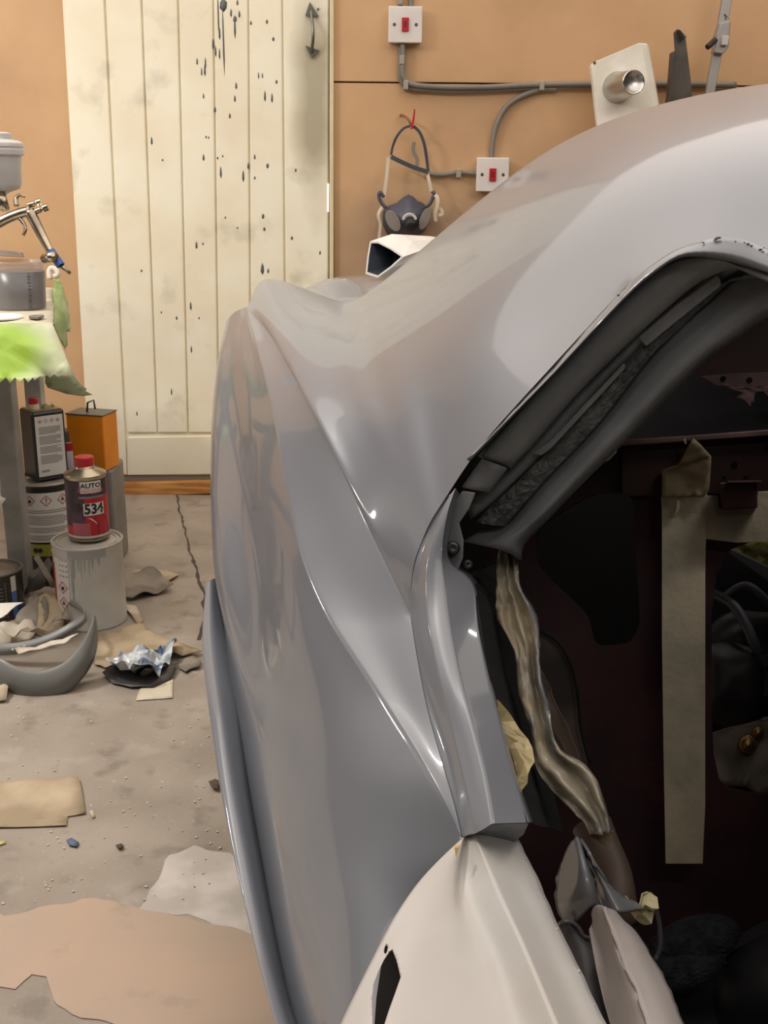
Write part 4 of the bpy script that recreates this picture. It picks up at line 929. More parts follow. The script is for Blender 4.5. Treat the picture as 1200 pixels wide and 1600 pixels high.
bm = NB(); lathe(bm, [(0, .002), (.004, .001), (.005, 0)], Pd(929, 98, o_+.021), (0, -1, 0), n=10); obj('rust_spot', bm, mat('rust_spot', (110, 92, 62), .8), wpn)
m_ch = mat('dark_steel_channel', (92, 86, 78), .5, .5, rgb2=(70, 66, 60), nscale=10)
bm = NB(); cpts = [(1053, 51), (1057, 46), (1061, 46), (1064, 52), (1071, 58), (1072, 64), (1080, 130), (1086, 205), (1042, 212), (1048, 140), (1051, 82), (1055, 79)]
prism(bm, [Pd(x, y, .15) for x, y in cpts], (0, .008, 0)); prism(bm, [Pd(x, y, .185) for x, y in [(1051, 82), (1055, 79), (1053, 120), (1047, 150), (1041, 205), (1037, 212), (1046, 145)]], (0, .04, 0)); prism(bm, [Pd(x, y, .185) for x, y in [(1062, 46), (1066, 50), (1073, 58), (1070, 60)]], (0, .04, 0))
tag(obj('steel_channel', bm, m_ch, bevel=.001), 'dark tapering steel channel standing upright right of the white panel', 'metal channel')
ct = thing('bar_clamp', 'grey bar clamp with a sliding jaw standing against the wall at far right', 'clamp', Vector((Wp(1100, 200, .12).x, WALLY-.12, zsh)))
m_cl = mat('galvanised_clamp', (168, 164, 158), .4, .5)
bm = NB(); prism(bm, [Pd(x, y, .13) for x, y in [(1136, -40), (1152, -40), (1118, 140), (1104, 212), (1090, 212), (1104, 140)]], (0, .02, 0)); obj('bar', bm, m_cl, ct, bevel=.002)
bm = NB(); prism(bm, [Pd(x, y, .15) for x, y in [(1126, 36), (1142, 32), (1139, 72), (1131, 84), (1116, 82), (1120, 54)]], (0, .045, 0)); jw = obj('jaw', bm, m_cl, ct, bevel=.003)
bm = NB(); prism(bm, [Pd(x, y, .165) for x, y in [(1130, 55), (1140, 56), (1137, 71), (1128, 70)]], (0, .02, 0)); obj('jaw_block', bm, mat('pale_clamp', (196, 190, 188), .4), jw, bevel=.002)
bm = NB(); tube(bm, [Pd(1118, 62, .15), Pd(1105, 74, .17)], .009, 10); obj('rubber_pad', bm, mat('black_pad', (30, 28, 28), .6), ct, bevel=.002)
bm = NB(); tube(bm, [Pd(1132, 22, .132), Pd(1136, 27, .136), Pd(1133, 30, .132)], .0015, 6); obj('pin', bm, m_blk, ct)
# ================================================================== BENCH CORNER AT THE LEFT
ZT = .777
def T(x, y, dz=0): return G(x, y, ZT+dz)
m_grey_st = mat('grey_bench_steel', (150, 148, 142), .45, rgb2=(126, 124, 118), nscale=9)
bn = thing('work_bench', 'grey steel work bench corner covered with masking paper at the left edge', 'bench', G(34, 932))
bm = NB(); prism(bm, [T(82, 508, -.004), T(84, 452, -.004), T(-260, 446, -.004), T(-260, 520, -.004)], (0, 0, -.03)); obj('bench_top', bm, m_grey_st, bn, bevel=.003)
lgp = G(34, 932)
for p, s in ((lgp, .042), (lgp+Vector((-.55, .02, 0)), .04), (lgp+Vector((-.1, .55, 0)), .04)):
    bm = NB(); box2(bm, p+Vector((-s*.62, -s*.3, 0)), p+Vector((s*.62, s*.9, ZT-.034))); obj('leg', bm, m_grey_st, bn, bevel=.004)
bm = NB(); box2(bm, lgp+Vector((-.55, .03, .38)), lgp+Vector((-.045, .06, .42))); obj('rail', bm, m_grey_st, bn, bevel=.003)
# paper cover: top sheet, front drape with a saw-toothed edge, side drape
m_cv = mat('masking_paper_cover', (196, 190, 168), .6, rgb2=(180, 172, 150), nscale=8)
m_cvg = mat('green_stained_paper', (196, 196, 172), .6, rgb2=(176, 184, 140), nscale=6)
layer(m_cvg, (146, 180, 48), 2.0, .35, .8, strength=1, mask=((-.03, 0, -.05), (.15, .6, .10), .5))
cv = thing('paper_cover', 'masking paper bench cover with a bright green stain and saw-toothed edge', 'bench cover', T(20, 512))
bm = sheet([T(83, 508, .002), T(85, 450, .002), T(-258, 447, .002), T(-258, 519, .002)], .06, .003, 3, 9); obj('top_sheet', bm, m_cv, cv, solid=.001, smooth=True)
teeth = [(0, 600), (10, 591), (16, 600), (24, 591), (32, 599.5), (39, 592), (45, 600), (52, 591), (54, 596), (64, 588), (65, 592), (74, 587), (78, 591), (85, 585), (91, 590), (102, 584), (111, 590), (116, 588)]
left = [(-16*i, 600 if i % 1 else (600 if False else 600)) for i in range(0)]
def frontZ(x, y): 
    a = T(x if x < 82 else 82, 510); return depth(a)-.02-(y-510)*.0006+.012*math.sin(x*.11)*min(1, (y-505)/60)
pf = [(-60, 512), (-30, 508), (0, 506), (40, 505), (82, 506), (92, 530), (104, 560)]
tt = [(-56, 600), (-48, 591), (-40, 600), (-32, 591), (-24, 600), (-16, 591), (-8, 600)]
poly = pf+teeth[::-1]+[(-4, 591)]+tt[::-1][:-1]+[(-60, 600)]
bm = sheet([P(x, y, frontZ(x, y)) for x, y in poly], .03, .004, 2, 12); obj('front_drape', bm, m_cvg, cv, solid=.0008, smooth=True, label='front drape stained bright green')
bm = sheet([P(x, y, 2.62) for x, y in [(72, 585), (116, 588), (128, 602), (136, 608), (134, 611), (145, 617), (128, 619), (105, 616), (75, 606), (71, 598)]], .02, .006, 6, 12); obj('under_sheet', bm, mat('olive_paper', (136, 140, 108), .6), cv, solid=.0008, smooth=True)
bm = sheet([P(x, y, z) for x, y, z in [(82, 436, 3.25), (91, 436, 3.25), (97, 453, 3.2), (105, 476, 3.1), (106, 490, 3.05), (108, 519, 3.0), (102, 519, 3.0), (103, 540, 2.95), (100, 547, 2.9), (88, 522, 2.7), (82, 509, 2.62)]], .03, .006, 9, 10); obj('side_drape', bm, mat('pale_green_paper', (160, 174, 128), .6, rgb2=(132, 160, 84), nscale=9), cv, solid=.0008, smooth=True)
# mixing cup
def rpx(r, p): return r*depth(p)/F_
m_clear = mat('clear_cup_plastic', (214, 204, 200), .15, alpha=.22); m_paint = mat('wet_grey_paint', (96, 99, 104), .3, rgb2=(84, 87, 93), nscale=20)
cp = T(32, 484); k = depth(cp)/F_
cu = thing('mixing_cup', 'clear plastic mixing cup filled with grey primer on the bench', 'cup', cp)
bm = NB(); lathe(bm, [(0, .002), (37*k, .003), (39*k, .01), (41.5*k, 60*k), (41*k, 60*k), (0, 60*k)], cp, n=40); obj('paint', bm, m_paint, cu, smooth=True)
bm = NB(); lathe(bm, [(37.6*k, .0), (39.6*k, .01), (43*k, 73*k), (44.5*k, 73*k), (44.5*k, 75*k), (42*k, 75*k), (41.4*k, 62*k)], cp, n=48); obj('cup_wall', bm, m_clear, cu, smooth=True)
bm = NB()
for i in range(12):
    z = (6+i*4.8)*k; a = -math.pi/2+.72
    box(bm, cp+Vector((math.cos(a)*41.5*k, math.sin(a)*41.5*k, z)), ((3 if i % 2 else 5)*k, .002, .9*k), Matrix.Rotation(a+math.pi/2, 3, 'Z'))
obj('scale_marks', bm, mat('scale_ink', (70, 70, 78), .6), cu, kind='stuff')
# white lid and tool on the bench
lp = T(2, 501); k = depth(lp)/F_
bm = NB(); lathe(bm, [(0, .006), (31*k, .006), (33*k, .004), (33*k, 0), (0, 0)], lp, n=40); bm.transform(Matrix.Translation((0, 0, .006)))
tag(obj('lid', bm, mat('white_lid', (246, 244, 238), .5), smooth=False, bevel=.001), 'flat white round lid lying at the front of the bench', 'lid')
bm = NB(); prism(bm, [T(x, y, .008) for x, y in [(45, 496), (52, 494.5), (68, 494), (69, 496), (58, 499), (46, 498)]], (0, 0, .004)); tag(obj('scraper', bm, mat('dark_scraper', (120, 112, 100), .5)), 'small dark scraper lying on the bench paper in front of the cup', 'scraper')
# small white clamp behind the cup
bm = NB(); tube(bm, [P(78, 436, 3.2), P(77, 424, 3.2), P(80, 419, 3.2), P(88, 422, 3.2), P(90, 430, 3.2), P(84, 432, 3.2)], .008, 10, 24); tag(obj('paper_grip', bm, mat('cream_grip', (214, 204, 190), .5), smooth=True), 'cream hooked grip holding the green side paper behind the cup', 'grip')
# ---- spray gun on its stand
zg = 2.72
m_al = mat('worn_bright_alloy', (188, 176, 156), .25, 1, rgb2=(150, 138, 122), nscale=20); m_cup = mat('grey_gun_cup', (198, 195, 194), .4, .1, rgb2=(178, 176, 176), nscale=10)
sg = thing('spray_gun', 'alloy spray gun with a grey paint pot above it, resting over the bench', 'spray gun', P(20, 345, zg))
gc = P(-4, 255, zg); k = zg/F_
up = (P(-4, 205, zg)-P(-4, 300, zg)).normalized(); up = Vector((0, 0, 1))
bm = NB(); lathe(bm, [(0, -47*k), (10*k, -47*k), (14*k, -44*k), (31*k, -38*k), (34*k, -30*k), (37*k, 10*k), (38*k, 14*k)], gc, n=40); obj('paint_pot', bm, m_cup, sg, smooth=True)
bm = NB(); lathe(bm, [(38*k, 11*k), (42*k, 13*k), (42*k, 20*k), (41*k, 22*k), (42*k, 25*k), (41*k, 30*k), (34*k, 34*k), (26*k, 35*k), (25*k, 44*k), (18*k, 46*k), (0, 46*k)], gc, n=40); obj('pot_lid', bm, m_cup, sg, smooth=False, bevel=.001)
bm = NB(); tube(bm, [P(-8, 352, zg), P(10, 342, zg), P(30, 334, zg), P(48, 329, zg)], [.012, .016, .016, .013], 16, 12); obj('gun_body', bm, m_al, sg, smooth=True)
bm = NB(); tube(bm, [P(0, 300, zg), P(4, 312, zg), P(8, 328, zg)], .012, 12); obj('pot_neck', bm, m_al, sg, smooth=True)
bm = NB(); tube(bm, [P(26, 322, zg), P(25, 310, zg), P(31, 305, zg), P(39, 308, zg)], [.007, .006, .004, .003], 10, 16); obj('hanging_hook', bm, m_al, sg, smooth=True)
for a, b in (((44, 321), (64, 315)), ((52, 332), (75, 323))):
    pa = P(*a, zg); pb = P(*b, zg); L = (pb-pa).length
    bm = NB(); lathe(bm, [(0, 0), (.007, 0), (.007, L*.5), (.0045, L*.55), (.0045, L*.65), (.009, L*.68), (.009, L), (0, L)], pa, pb-pa, n=14); obj('adjuster_knob', bm, m_al, sg, smooth=False)
bm = NB(); tube(bm, [P(46, 330, zg), P(54, 345, zg), P(64, 365, zg), P(76, 388, zg), P(80, 396, zg)], [.015, .014, .012, .013, .01], 14, 16); obj('handle', bm, m_al, sg, smooth=True)
bm = NB(); tube(bm, [P(79, 392, zg), P(95, 415, zg)], .011, 14); obj('swivel', bm, mat('blue_collar', (56, 92, 160), .4), sg, smooth=False, label='blue collar of the air inlet')
bm = NB(); tube(bm, [P(95, 414, zg), P(102, 421, zg), P(110, 427, zg)], [.007, .005, .004], 10); obj('air_nipple', bm, m_al, sg, smooth=True)
bm = NB(); tube(bm, [P(70, 404, zg+.02), P(84, 401, zg-.02)], .012, 14); obj('regulator', bm, m_al, sg, smooth=True)
bm = NB(); tube(bm, [P(20, 335, zg), P(34, 345, zg), P(40, 358, zg), P(36, 368, zg)], [.006, .005, .005, .004], 10, 14); obj('trigger', bm, m_al, sg, smooth=True)
bm = NB(); prism(bm, [P(x, y, zg+.05) for x, y in [(-60, 388), (0, 390), (36, 395), (38, 402), (0, 400), (-60, 398)]], ray(0, 400)*.06)
gs = thing('gun_stand', 'grey metal gun stand plate between the spray gun and the mixing cup', 'stand', T(-30, 470))
obj('plate', bm, mat('stand_steel', (150, 134, 122), .4, .4), gs, bevel=.001)
bm = NB(); q = P(-45, 392, zg+.1); tube(bm, [q, Vector((q.x, q.y, ZT+.002))], .01, 10); obj('post', bm, m_al, gs)
bm = NB(); tube(bm, [q, P(-20, 345, zg)], .006, 8); obj('arm', bm, m_al, gs)

# ---------------------------------------------------------------- tins
def can(name, label, cx, cy, r, h, m_body, cat='tin', rim=None, z0=0, group=None, lid_in=True):
    """cx, cy = picture point of the base centre; r and h in picture pixels at that depth"""
    c = G(cx, cy, z0); k = depth(c)/F_; R0 = r*k; Hh = h*k/.95
    t = thing(name, label, cat, c, group)
    bm = NB(); lathe(bm, [(0, .002), (R0*.97, .002), (R0*1.0, 0), (R0*1.01, .003), (R0*.985, .007), (R0*.985, Hh-.008), (R0*1.01, Hh-.005)], c, n=48); obj('body', bm, m_body, t, smooth=True)
    bm = NB(); lathe(bm, [(R0*1.01, Hh-.005), (R0*1.015, Hh-.001), (R0*1.0, Hh), (R0*.95, Hh-.001), (R0*.94, Hh-.007), (R0*.86, Hh-.007), (R0*.85, Hh-.003), (R0*.82, Hh-.003), (R0*.81, Hh-.006), (0, Hh-.006)], c, n=48); obj('lid', bm, rim or m_body, t, smooth=False)
    return t, c, R0, Hh
def cylp(c, R0, a, z, off=.0008): return Vector((c.x+(R0*.985+off)*math.cos(a), c.y+(R0*.985+off)*math.sin(a), c.z+z))
def camang(c): return math.atan2(-c.y, -c.x)      # direction from the tin towards the camera
def cpatch(bm, c, R0, a0, a1, z0, z1, off=.0008, n=16):
    A = [cylp(c, R0, a0+(a1-a0)*i/n, z0, off) for i in range(n+1)]; B = [cylp(c, R0, a0+(a1-a0)*i/n, z1, off) for i in range(n+1)]; grid(bm, [A, B])
def cpoly(bm, c, R0, a, z, pts, off=.0012):
    """polygon given in metres round angle a and height z"""
    vs = [bm.verts.new(cylp(c, R0, a+x/R0, z+y, off)) for x, y in pts]
    for t in tessellate_polygon([[Vector((x, y, 0)) for x, y in pts]]): bm.faces.new([vs[i] for i in t])
m_lab = mat('white_label_paper', (214, 210, 204), .5); m_ink = mat('grey_print', (150, 146, 140), .6); m_inkb = mat('black_print', (36, 34, 36), .6); m_inkr = mat('red_print', (178, 44, 44), .6)
def diamond(place, s):
    """hazard diamond: red frame, dark mark inside. place(x, y, layer)"""
    bm = NB(); o = [(0, s), (s, 0), (0, -s), (-s, 0)]; i = [(x*.84, y*.84) for x, y in o]
    A = [bm.verts.new(place(x, y, 1)) for x, y in o]; B = [bm.verts.new(place(x, y, 1)) for x, y in i]
    for q in range(4): bm.faces.new((A[q], A[(q+1) % 4], B[(q+1) % 4], B[q]))
    bk = NB(); return bm
def marks(kind, s):
    if kind == 'flame': return [[(-.35*s, -.1*s), (-.2*s, -.32*s), (.2*s, -.32*s), (.35*s, -.05*s), (.2*s, .15*s), (.1*s, .0), (0, .4*s), (-.1*s, .05*s), (-.25*s, .12*s)], [(-.3*s, -.42*s), (.3*s, -.42*s), (.3*s, -.36*s), (-.3*s, -.36*s)]]
    if kind == 'bang': return [[(-.06*s, -.12*s), (.06*s, -.12*s), (.1*s, .45*s), (-.1*s, .45*s)], [(-.08*s, -.38*s), (.08*s, -.38*s), (.08*s, -.22*s), (-.08*s, -.22*s)]]
    return [[(-.35*s, -.1*s), (-.1*s, .05*s), (-.12*s, .3*s), (0, .45*s), (.12*s, .3*s), (.1*s, .05*s), (.35*s, -.1*s), (.2*s, -.3*s), (0, -.15*s), (-.2*s, -.3*s)]]
def hazard(parent, place, s, kind):
    obj('hazard_frame', diamond(place, s), m_inkr, parent, recalc=False)
    bm = NB()
    for poly in marks(kind, s):
        vs = [bm.verts.new(place(x, y, 1)) for x, y in poly]
        for t in tessellate_polygon([[Vector((x, y, 0)) for x, y in poly]]): bm.faces.new([vs[i] for i in t])
    obj('hazard_mark', bm, m_inkb, parent, recalc=False)
# big pale tin under the hardener
m_bc = mat('pale_grey_tin', (206, 206, 200), .45, rgb2=(192, 190, 182), nscale=8); m_bl = mat('grey_lid_metal', (196, 192, 184), .4, .2)
t, c, R0, H0 = can('paint_tin', 'big pale grey paint tin with dried drips standing under the red hardener tin', 145, 967, 53, 126, m_bc, rim=m_bl)
ca = camang(c); BIG = (c, R0, H0)
bm = NB(); cpatch(bm, c, R0, ca-1.22, ca-.62, .012, H0-.03); lb_ = obj('label', bm, m_lab, t, smooth=True, label='narrow white hazard label')
bm = NB(); cpatch(bm, c, R0, ca-1.42, ca-1.22, .03, H0-.05); obj('stripe', bm, m_inkr, t, smooth=True, label='red stripe beside the label')
for z, kd in ((H0*.52, 'flame'), (H0*.33, 'star'), (H0*.14, 'bang')): hazard(lb_, lambda x, y, l, z=z: cylp(c, R0, ca-.86+x/R0, z+y, .0016), .017, kd)
bm = NB()
for i in range(4):
    for j in range(3): cpoly(bm, c, R0, ca-.95+j*.12, H0*.65+i*.014, [(0, 0), (.006, 0), (.006, .004), (0, .004)], .0014)
obj('small_print', bm, m_ink, lb_, recalc=False, kind='stuff')
m_drp = mat('grey_paint_runs', (158, 158, 154), .35); bm = NB()
cpatch(bm, c, R0, ca-.6, ca+.5, H0-.026, H0-.006, .0012, 20)
for a, L, w in ((-.5, .12, .1), (-.42, .05, .05), (-.3, .03, .06), (-.22, .055, .03), (-.12, .035, .04), (.0, .05, .025), (.1, .028, .05), (.28, .02, .08)):
    w /= 2; A = [cylp(c, R0, ca+a-w, H0-.026, .0012), cylp(c, R0, ca+a+w, H0-.026, .0012)]
    z = H0-.026-L; B = [cylp(c, R0, ca+a-w*.4, z+.004, .0012), cylp(c, R0, ca+a+w*.4, z+.004, .0012)]; D = [cylp(c, R0, ca+a-w*.25, z-.002, .0012), cylp(c, R0, ca+a+w*.25, z-.002, .0012)]
    grid(bm, [A, B, D])
obj('paint_runs', bm, m_drp, t, kind='stuff', recalc=False)
# hardener tin
c2 = G(140, 838, BIG[2]); k = depth(c2)/F_; c2 = Vector((c2.x, c2.y, BIG[2]+.001))
ht = thing('hardener_tin', 'red and black hardener tin numbered 534 standing on the big pale tin', 'tin', c2)
r2_ = 31.5*k; h2 = 98*k/.95
m_tinm = mat('bare_tin', (176, 166, 144), .3, .9); m_hr = mat('hardener_red', (186, 36, 46), .4); m_hk = mat('hardener_black', (44, 34, 42), .4, rgb2=(86, 60, 76), nscale=30); m_hm = mat('hardener_pink', (176, 92, 104), .45)
bm = NB(); lathe(bm, [(0, .001), (r2_, .001), (r2_*1.02, .004), (r2_*.985, .008), (r2_*.985, h2-.006), (r2_*1.02, h2-.003), (r2_*1.0, h2), (r2_*.5, h2+.012), (r2_*.47, h2+.014), (r2_*.47, h2+.018), (0, h2+.018)], c2, n=48); obj('body', bm, m_tinm, ht, smooth=True)
a2 = camang(c2)+.12
for nm, m, x0, x1, z0, z1, of in (('print', m_hr, -1.9, 1.9, .012, h2-.012, .0006), ('print', m_hk, -1.9, -.25, .04, h2-.012, .0010), ('print', m_hm, -.95, -.05, .016, .05, .0013), ('print', mat('band_white', (214, 200, 196), .4), -1.9, 1.9, .010, .016, .0012), ('print', m_hk, .55, 1.9, .018, .02, .001), ('print', m_hk, -1.9, 1.2, h2-.052, h2-.012, .001)):
    bm = NB(); cpatch(bm, c2, r2_, a2+x0, a2+x1, z0, z1, of, 24); obj(nm, bm, m, ht, smooth=True, recalc=False)
# swooping dark car-wing shape on the label
bm = NB(); cpoly(bm, c2, r2_, a2+.25, .014, [(0.004, .0), (.04, .0), (.04, .02), (.03, .045), (.018, .055), (.002, .054), (-.006, .045), (.004, .036)], .0014); obj('print', bm, mat('plum_print', (72, 50, 74), .4), ht, recalc=False)
bm = NB(); cpoly(bm, c2, r2_, a2+.2, .014, [(-.018, .05), (-.004, .040), (.006, .030), (.002, .038), (-.008, .048)], .0016); obj('print', bm, m_lab, ht, recalc=False)
bm = NB(); cpatch(bm, c2, r2_, a2-.42, a2+.62, h2-.042, h2-.012, .0016, 14); lbp = obj('label', bm, m_lab, ht, smooth=True, recalc=False)
bm = NB(); text_bm(bm, 'AUTO', .018, lambda x, y, z: cylp(c2, r2_, a2+.1+x/r2_, h2-.023+y*.9, .0022), bold=.0005); obj('lettering', bm, m_inkb, lbp, recalc=False)
bm = NB(); text_bm(bm, 'HARDENER', .0135, lambda x, y, z: cylp(c2, r2_, a2+.1+x/r2_*.93, h2-.036+y, .0022)); obj('lettering', bm, mat('salmon_print', (206, 120, 112), .5), lbp, recalc=False)
bm = NB(); cpatch(bm, c2, r2_, a2-.5, a2+.75, h2-.056, h2-.050, .0016, 14); obj('print', bm, mat('silver_print', (132, 122, 124), .4), ht, recalc=False)
bm = NB(); cpatch(bm, c2, r2_, a2-.32, a2+.72, h2-.100, h2-.068, .0016, 14); lbn = obj('label', bm, m_lab, ht, smooth=True, recalc=False)
bm = NB(); text_bm(bm, '534', .036, lambda x, y, z: cylp(c2, r2_, a2+.19+x/r2_*.9, h2-.084+y, .0022), bold=.0012); obj('lettering', bm, m_inkb, lbn, recalc=False)
bm = NB(); lathe(bm, [(r2_*.46, h2+.010), (r2_*.47, h2+.03), (r2_*.45, h2+.033), (0, h2+.033)], c2+Vector((0, 0, .008)), n=24); obj('cap', bm, m_hr, ht, smooth=False, bevel=.001, label='red screw cap')
# black labelled tin behind
m_dk = mat('black_tin_paint', (40, 38, 40), .4)
t, c, R0, H0 = can('paint_tin', 'large tin with a white hazard label and olive band under the tall black can', 82, 900, 46, 152, m_dk, rim=mat('pale_rim', (186, 180, 170), .4, .4))
DR = (c, R0, H0); ca = camang(c)-.12
bm = NB(); cpatch(bm, c, R0, ca-.72, ca+1.1, H0*.44, H0*.92); lb_ = obj('label', bm, m_lab, t, smooth=True)
bm = NB(); cpatch(bm, c, R0, ca-.75, ca+1.1, H0*.30, H0*.42); lo_ = obj('band', bm, mat('olive_band', (150, 148, 56), .5), t, smooth=True, label='olive yellow band')
for a, kd in ((-.42, 'flame'), (.12, 'bang'), (.66, 'star')): hazard(lb_, lambda x, y, l, a=a: cylp(c, R0, ca+a+x/R0, H0*.845+y, .0016), .016, kd)
bm = NB()
for i in range(16):
    z = H0*(.745-i*.019); 
    if i in (2, 8, 12): continue
    cpatch(bm, c, R0, ca-.62, ca+.95-(.3 if i % 4 == 3 else 0), z, z+.0028, .0014, 10)
obj('small_print', bm, m_ink, lb_, recalc=False, kind='stuff')
for a, s in ((-.35, .008), (-.2, .007), (.2, .006)):
    bm = NB(); cpoly(bm, c, R0, ca+a, H0*.36, [(s*math.cos(q*.785), s*math.sin(q*.785)) for q in range(8)]); obj('print', bm, m_lab if a > 0 else m_inkb, lo_, recalc=False)
# tall black oblong can on top
zt_ = DR[2]
def obx(c, w, d, h, rot): return c, w, d, h, Matrix.Rotation(rot, 3, 'Z')
cc_ = Vector((DR[0].x+.004, DR[0].y+.012, zt_)); k = depth(cc_)/F_
oc = thing('solvent_can', 'tall black oblong can with a big white label and red cap', 'can', cc_)
rotm = Matrix.Rotation(math.radians(40), 3, 'Z'); w_, d_, h_ = .094, .088, 103*k/.96
bm = NB(); box(bm, cc_+Vector((0, 0, h_/2)), (w_, d_, h_), rotm); obj('body', bm, m_dk, oc, bevel=.006)
def onf(x, z, off=.0008): return cc_+rotm@Vector((x, -d_/2-off, 0))+Vector((0, 0, z))
def quad(bm, a, b, c, d): bm.faces.new([bm.verts.new(p) for p in (a, b, c, d)])
bm = NB(); quad(bm, onf(-.040, .012), onf(.040, .012), onf(.040, h_-.012), onf(-.040, h_-.012)); lb_ = obj('label', bm, m_lab, oc, recalc=False)
bm = NB()
for i in range(26):
    if i in (5, 12, 18): continue
    z = h_-.045-i*.0042
    if z < .045: break
    quad(bm, onf(-.031, z, .0014), onf(.031-(.012 if i % 5 == 4 else 0), z, .0014), onf(.031-(.012 if i % 5 == 4 else 0), z+.0024, .0014), onf(-.031, z+.0024, .0014))
quad(bm, onf(-.031, .024, .0014), onf(-.008, .024, .0014), onf(-.008, .03, .0014), onf(-.031, .03, .0014))
obj('small_print', bm, m_ink, lb_, recalc=False, kind='stuff')
for i in range(4): hazard(lb_, lambda x, y, l, i=i: onf(-.026+i*.017+x, h_-.026+y, .0014), .0065, ('flame', 'bang', 'star', 'flame')[i])
bm = NB(); box(bm, cc_+Vector((0, 0, h_+.001)), (w_-.012, d_-.012, .003), rotm); obj('top_plate', bm, m_tinm, oc)
sp_ = cc_+rotm@Vector((-.022, -.002, 0))
bm = NB(); lathe(bm, [(.016, h_), (.014, h_+.016), (.012, h_+.018)], sp_, n=20); obj('neck', bm, mat('cream_neck', (206, 190, 160), .5), oc, smooth=True)
bm = NB(); lathe(bm, [(.0135, h_+.014), (.0135, h_+.03), (.011, h_+.033), (0, h_+.033)], sp_, n=20); obj('cap', bm, m_hr, oc, smooth=False, label='red cap')
bm = NB(); ha = cc_+rotm@Vector((.002, 0, 0)); tube(bm, [ha+Vector((0, 0, h_)), ha+Vector((.006, 0, h_+.008)), ha+rotm@Vector((.03, 0, h_+.008)), ha+rotm@Vector((.035, 0, h_))], .0035, 8); obj('carry_handle', bm, m_tinm, oc, smooth=True)
# grey square drum, orange can, little red-white bottle
m_gd = mat('grey_drum', (132, 130, 126), .5, rgb2=(118, 116, 112), nscale=7)
gb = G(146, 884); kd_ = depth(gb)/F_; hh = 148*kd_/.95
bm = NB(); box2(bm, gb+Vector((-40*kd_, -.012, 0)), gb+Vector((39*kd_, .14, hh)))
gdr = tag(obj('square_drum', bm, m_gd, bevel=.008), 'plain grey square drum on the floor under the orange can', 'drum')
oc2 = Vector((gb.x+9*kd_, gb.y+.03, hh)); ko = depth(oc2)/F_
og = thing('orange_can', 'orange square can with a grey top and folding handle on the grey drum', 'can', oc2)
m_or = mat('orange_enamel', (226, 136, 24), .38); ro = Matrix.Rotation(math.radians(-14), 3, 'Z'); wo, do, ho = 62*ko, .085, 82*ko/.95
bm = NB(); box(bm, oc2+Vector((0, 0, ho/2)), (wo, do, ho), ro); obj('body', bm, m_or, og, bevel=.004)
bm = NB(); box(bm, oc2+Vector((0, 0, ho+.001)), (wo*1.02, do*1.03, .004), ro); obj('top', bm, mat('grey_can_top', (112, 108, 98), .45, .4), og, bevel=.001)
bm = NB(); q = oc2+Vector((0, 0, ho)); tube(bm, [q+Vector((-.012, 0, 0)), q+Vector((-.006, -.01, .03)), q+Vector((.012, -.01, .038)), q+Vector((.014, -.008, .012))], .003, 8); obj('handle', bm, mat('handle_wire', (92, 88, 82), .4, .6), og, smooth=True)
bm = NB(); p0 = oc2+ro@Vector((-wo*.35, -do/2-.001, 0)); quad(bm, p0+Vector((0, 0, .0)), p0+ro@Vector((wo*.62, 0, 0)), p0+ro@Vector((wo*.62, 0, .02)), p0+Vector((0, 0, .02))); obj('label', bm, mat('grey_sticker', (150, 142, 132), .6), og, recalc=False)
sb_ = Vector((gb.x-27*kd_, gb.y+.022, hh)); sb = thing('solvent_bottle', 'small white bottle with a red band squeezed between the black and orange cans', 'bottle', sb_)
bm = NB(); lathe(bm, [(0, 0), (.027, 0), (.028, .004), (.028, .075), (.026, .08)], sb_, n=28); obj('body', bm, mat('bottle_white', (206, 194, 202), .4), sb, smooth=True)
bm = NB(); lathe(bm, [(.0285, .055), (.0288, .057), (.0288, .076), (.0285, .078)], sb_, n=28); obj('band', bm, m_hr, sb, smooth=True, label='red band')
bm = NB(); box(bm, sb_+Vector((-.004, .0, .095)), (.046, .046, .035), Matrix.Rotation(.2, 3, 'Z')); obj('top', bm, mat('grey_can_top', (112, 108, 98), .45, .4), sb, bevel=.004)
# dark tin at the very left with a blue and white stripe
t, c, R0, H0 = can('paint_tin', 'black paint tin with a blue and white stripe at the left edge of the floor', -2, 958, 41, 72, mat('black_worn_tin', (58, 54, 50), .4, rgb2=(46, 42, 40)), rim=mat('dusty_rim', (124, 116, 106), .5, .3))
ca = camang(c); LT = (c, R0, H0)
bm = NB(); cpatch(bm, c, R0, ca+.55, ca+.78, H0*.45, H0*.92); st_ = obj('stripe', bm, m_lab, t, smooth=True, recalc=False)
bm = NB(); cpatch(bm, c, R0, ca+.55, ca+.78, H0*.05, H0*.60, .001); obj('stripe', bm, mat('blue_stripe', (84, 116, 178), .4), t, smooth=True, recalc=False)
bm = NB(); cpatch(bm, c, R0, ca+.78, ca+1.1, H0*.04, H0*.28, .001); obj('stripe', bm, mat('deep_blue', (30, 56, 122), .4), t, smooth=True, recalc=False)
bm = NB()
for i in range(9): cpatch(bm, c, R0, ca-.3, ca+.22, H0*(.1+i*.075), H0*(.1+i*.075)+.002, .001, 8)
for i in range(14): cpatch(bm, c, R0, ca+.3, ca+.34, H0*(.08+i*.055), H0*(.08+i*.055)+.003, .001, 1)
obj('small_print', bm, mat('pale_print', (150, 142, 124), .5), t, recalc=False, kind='stuff')
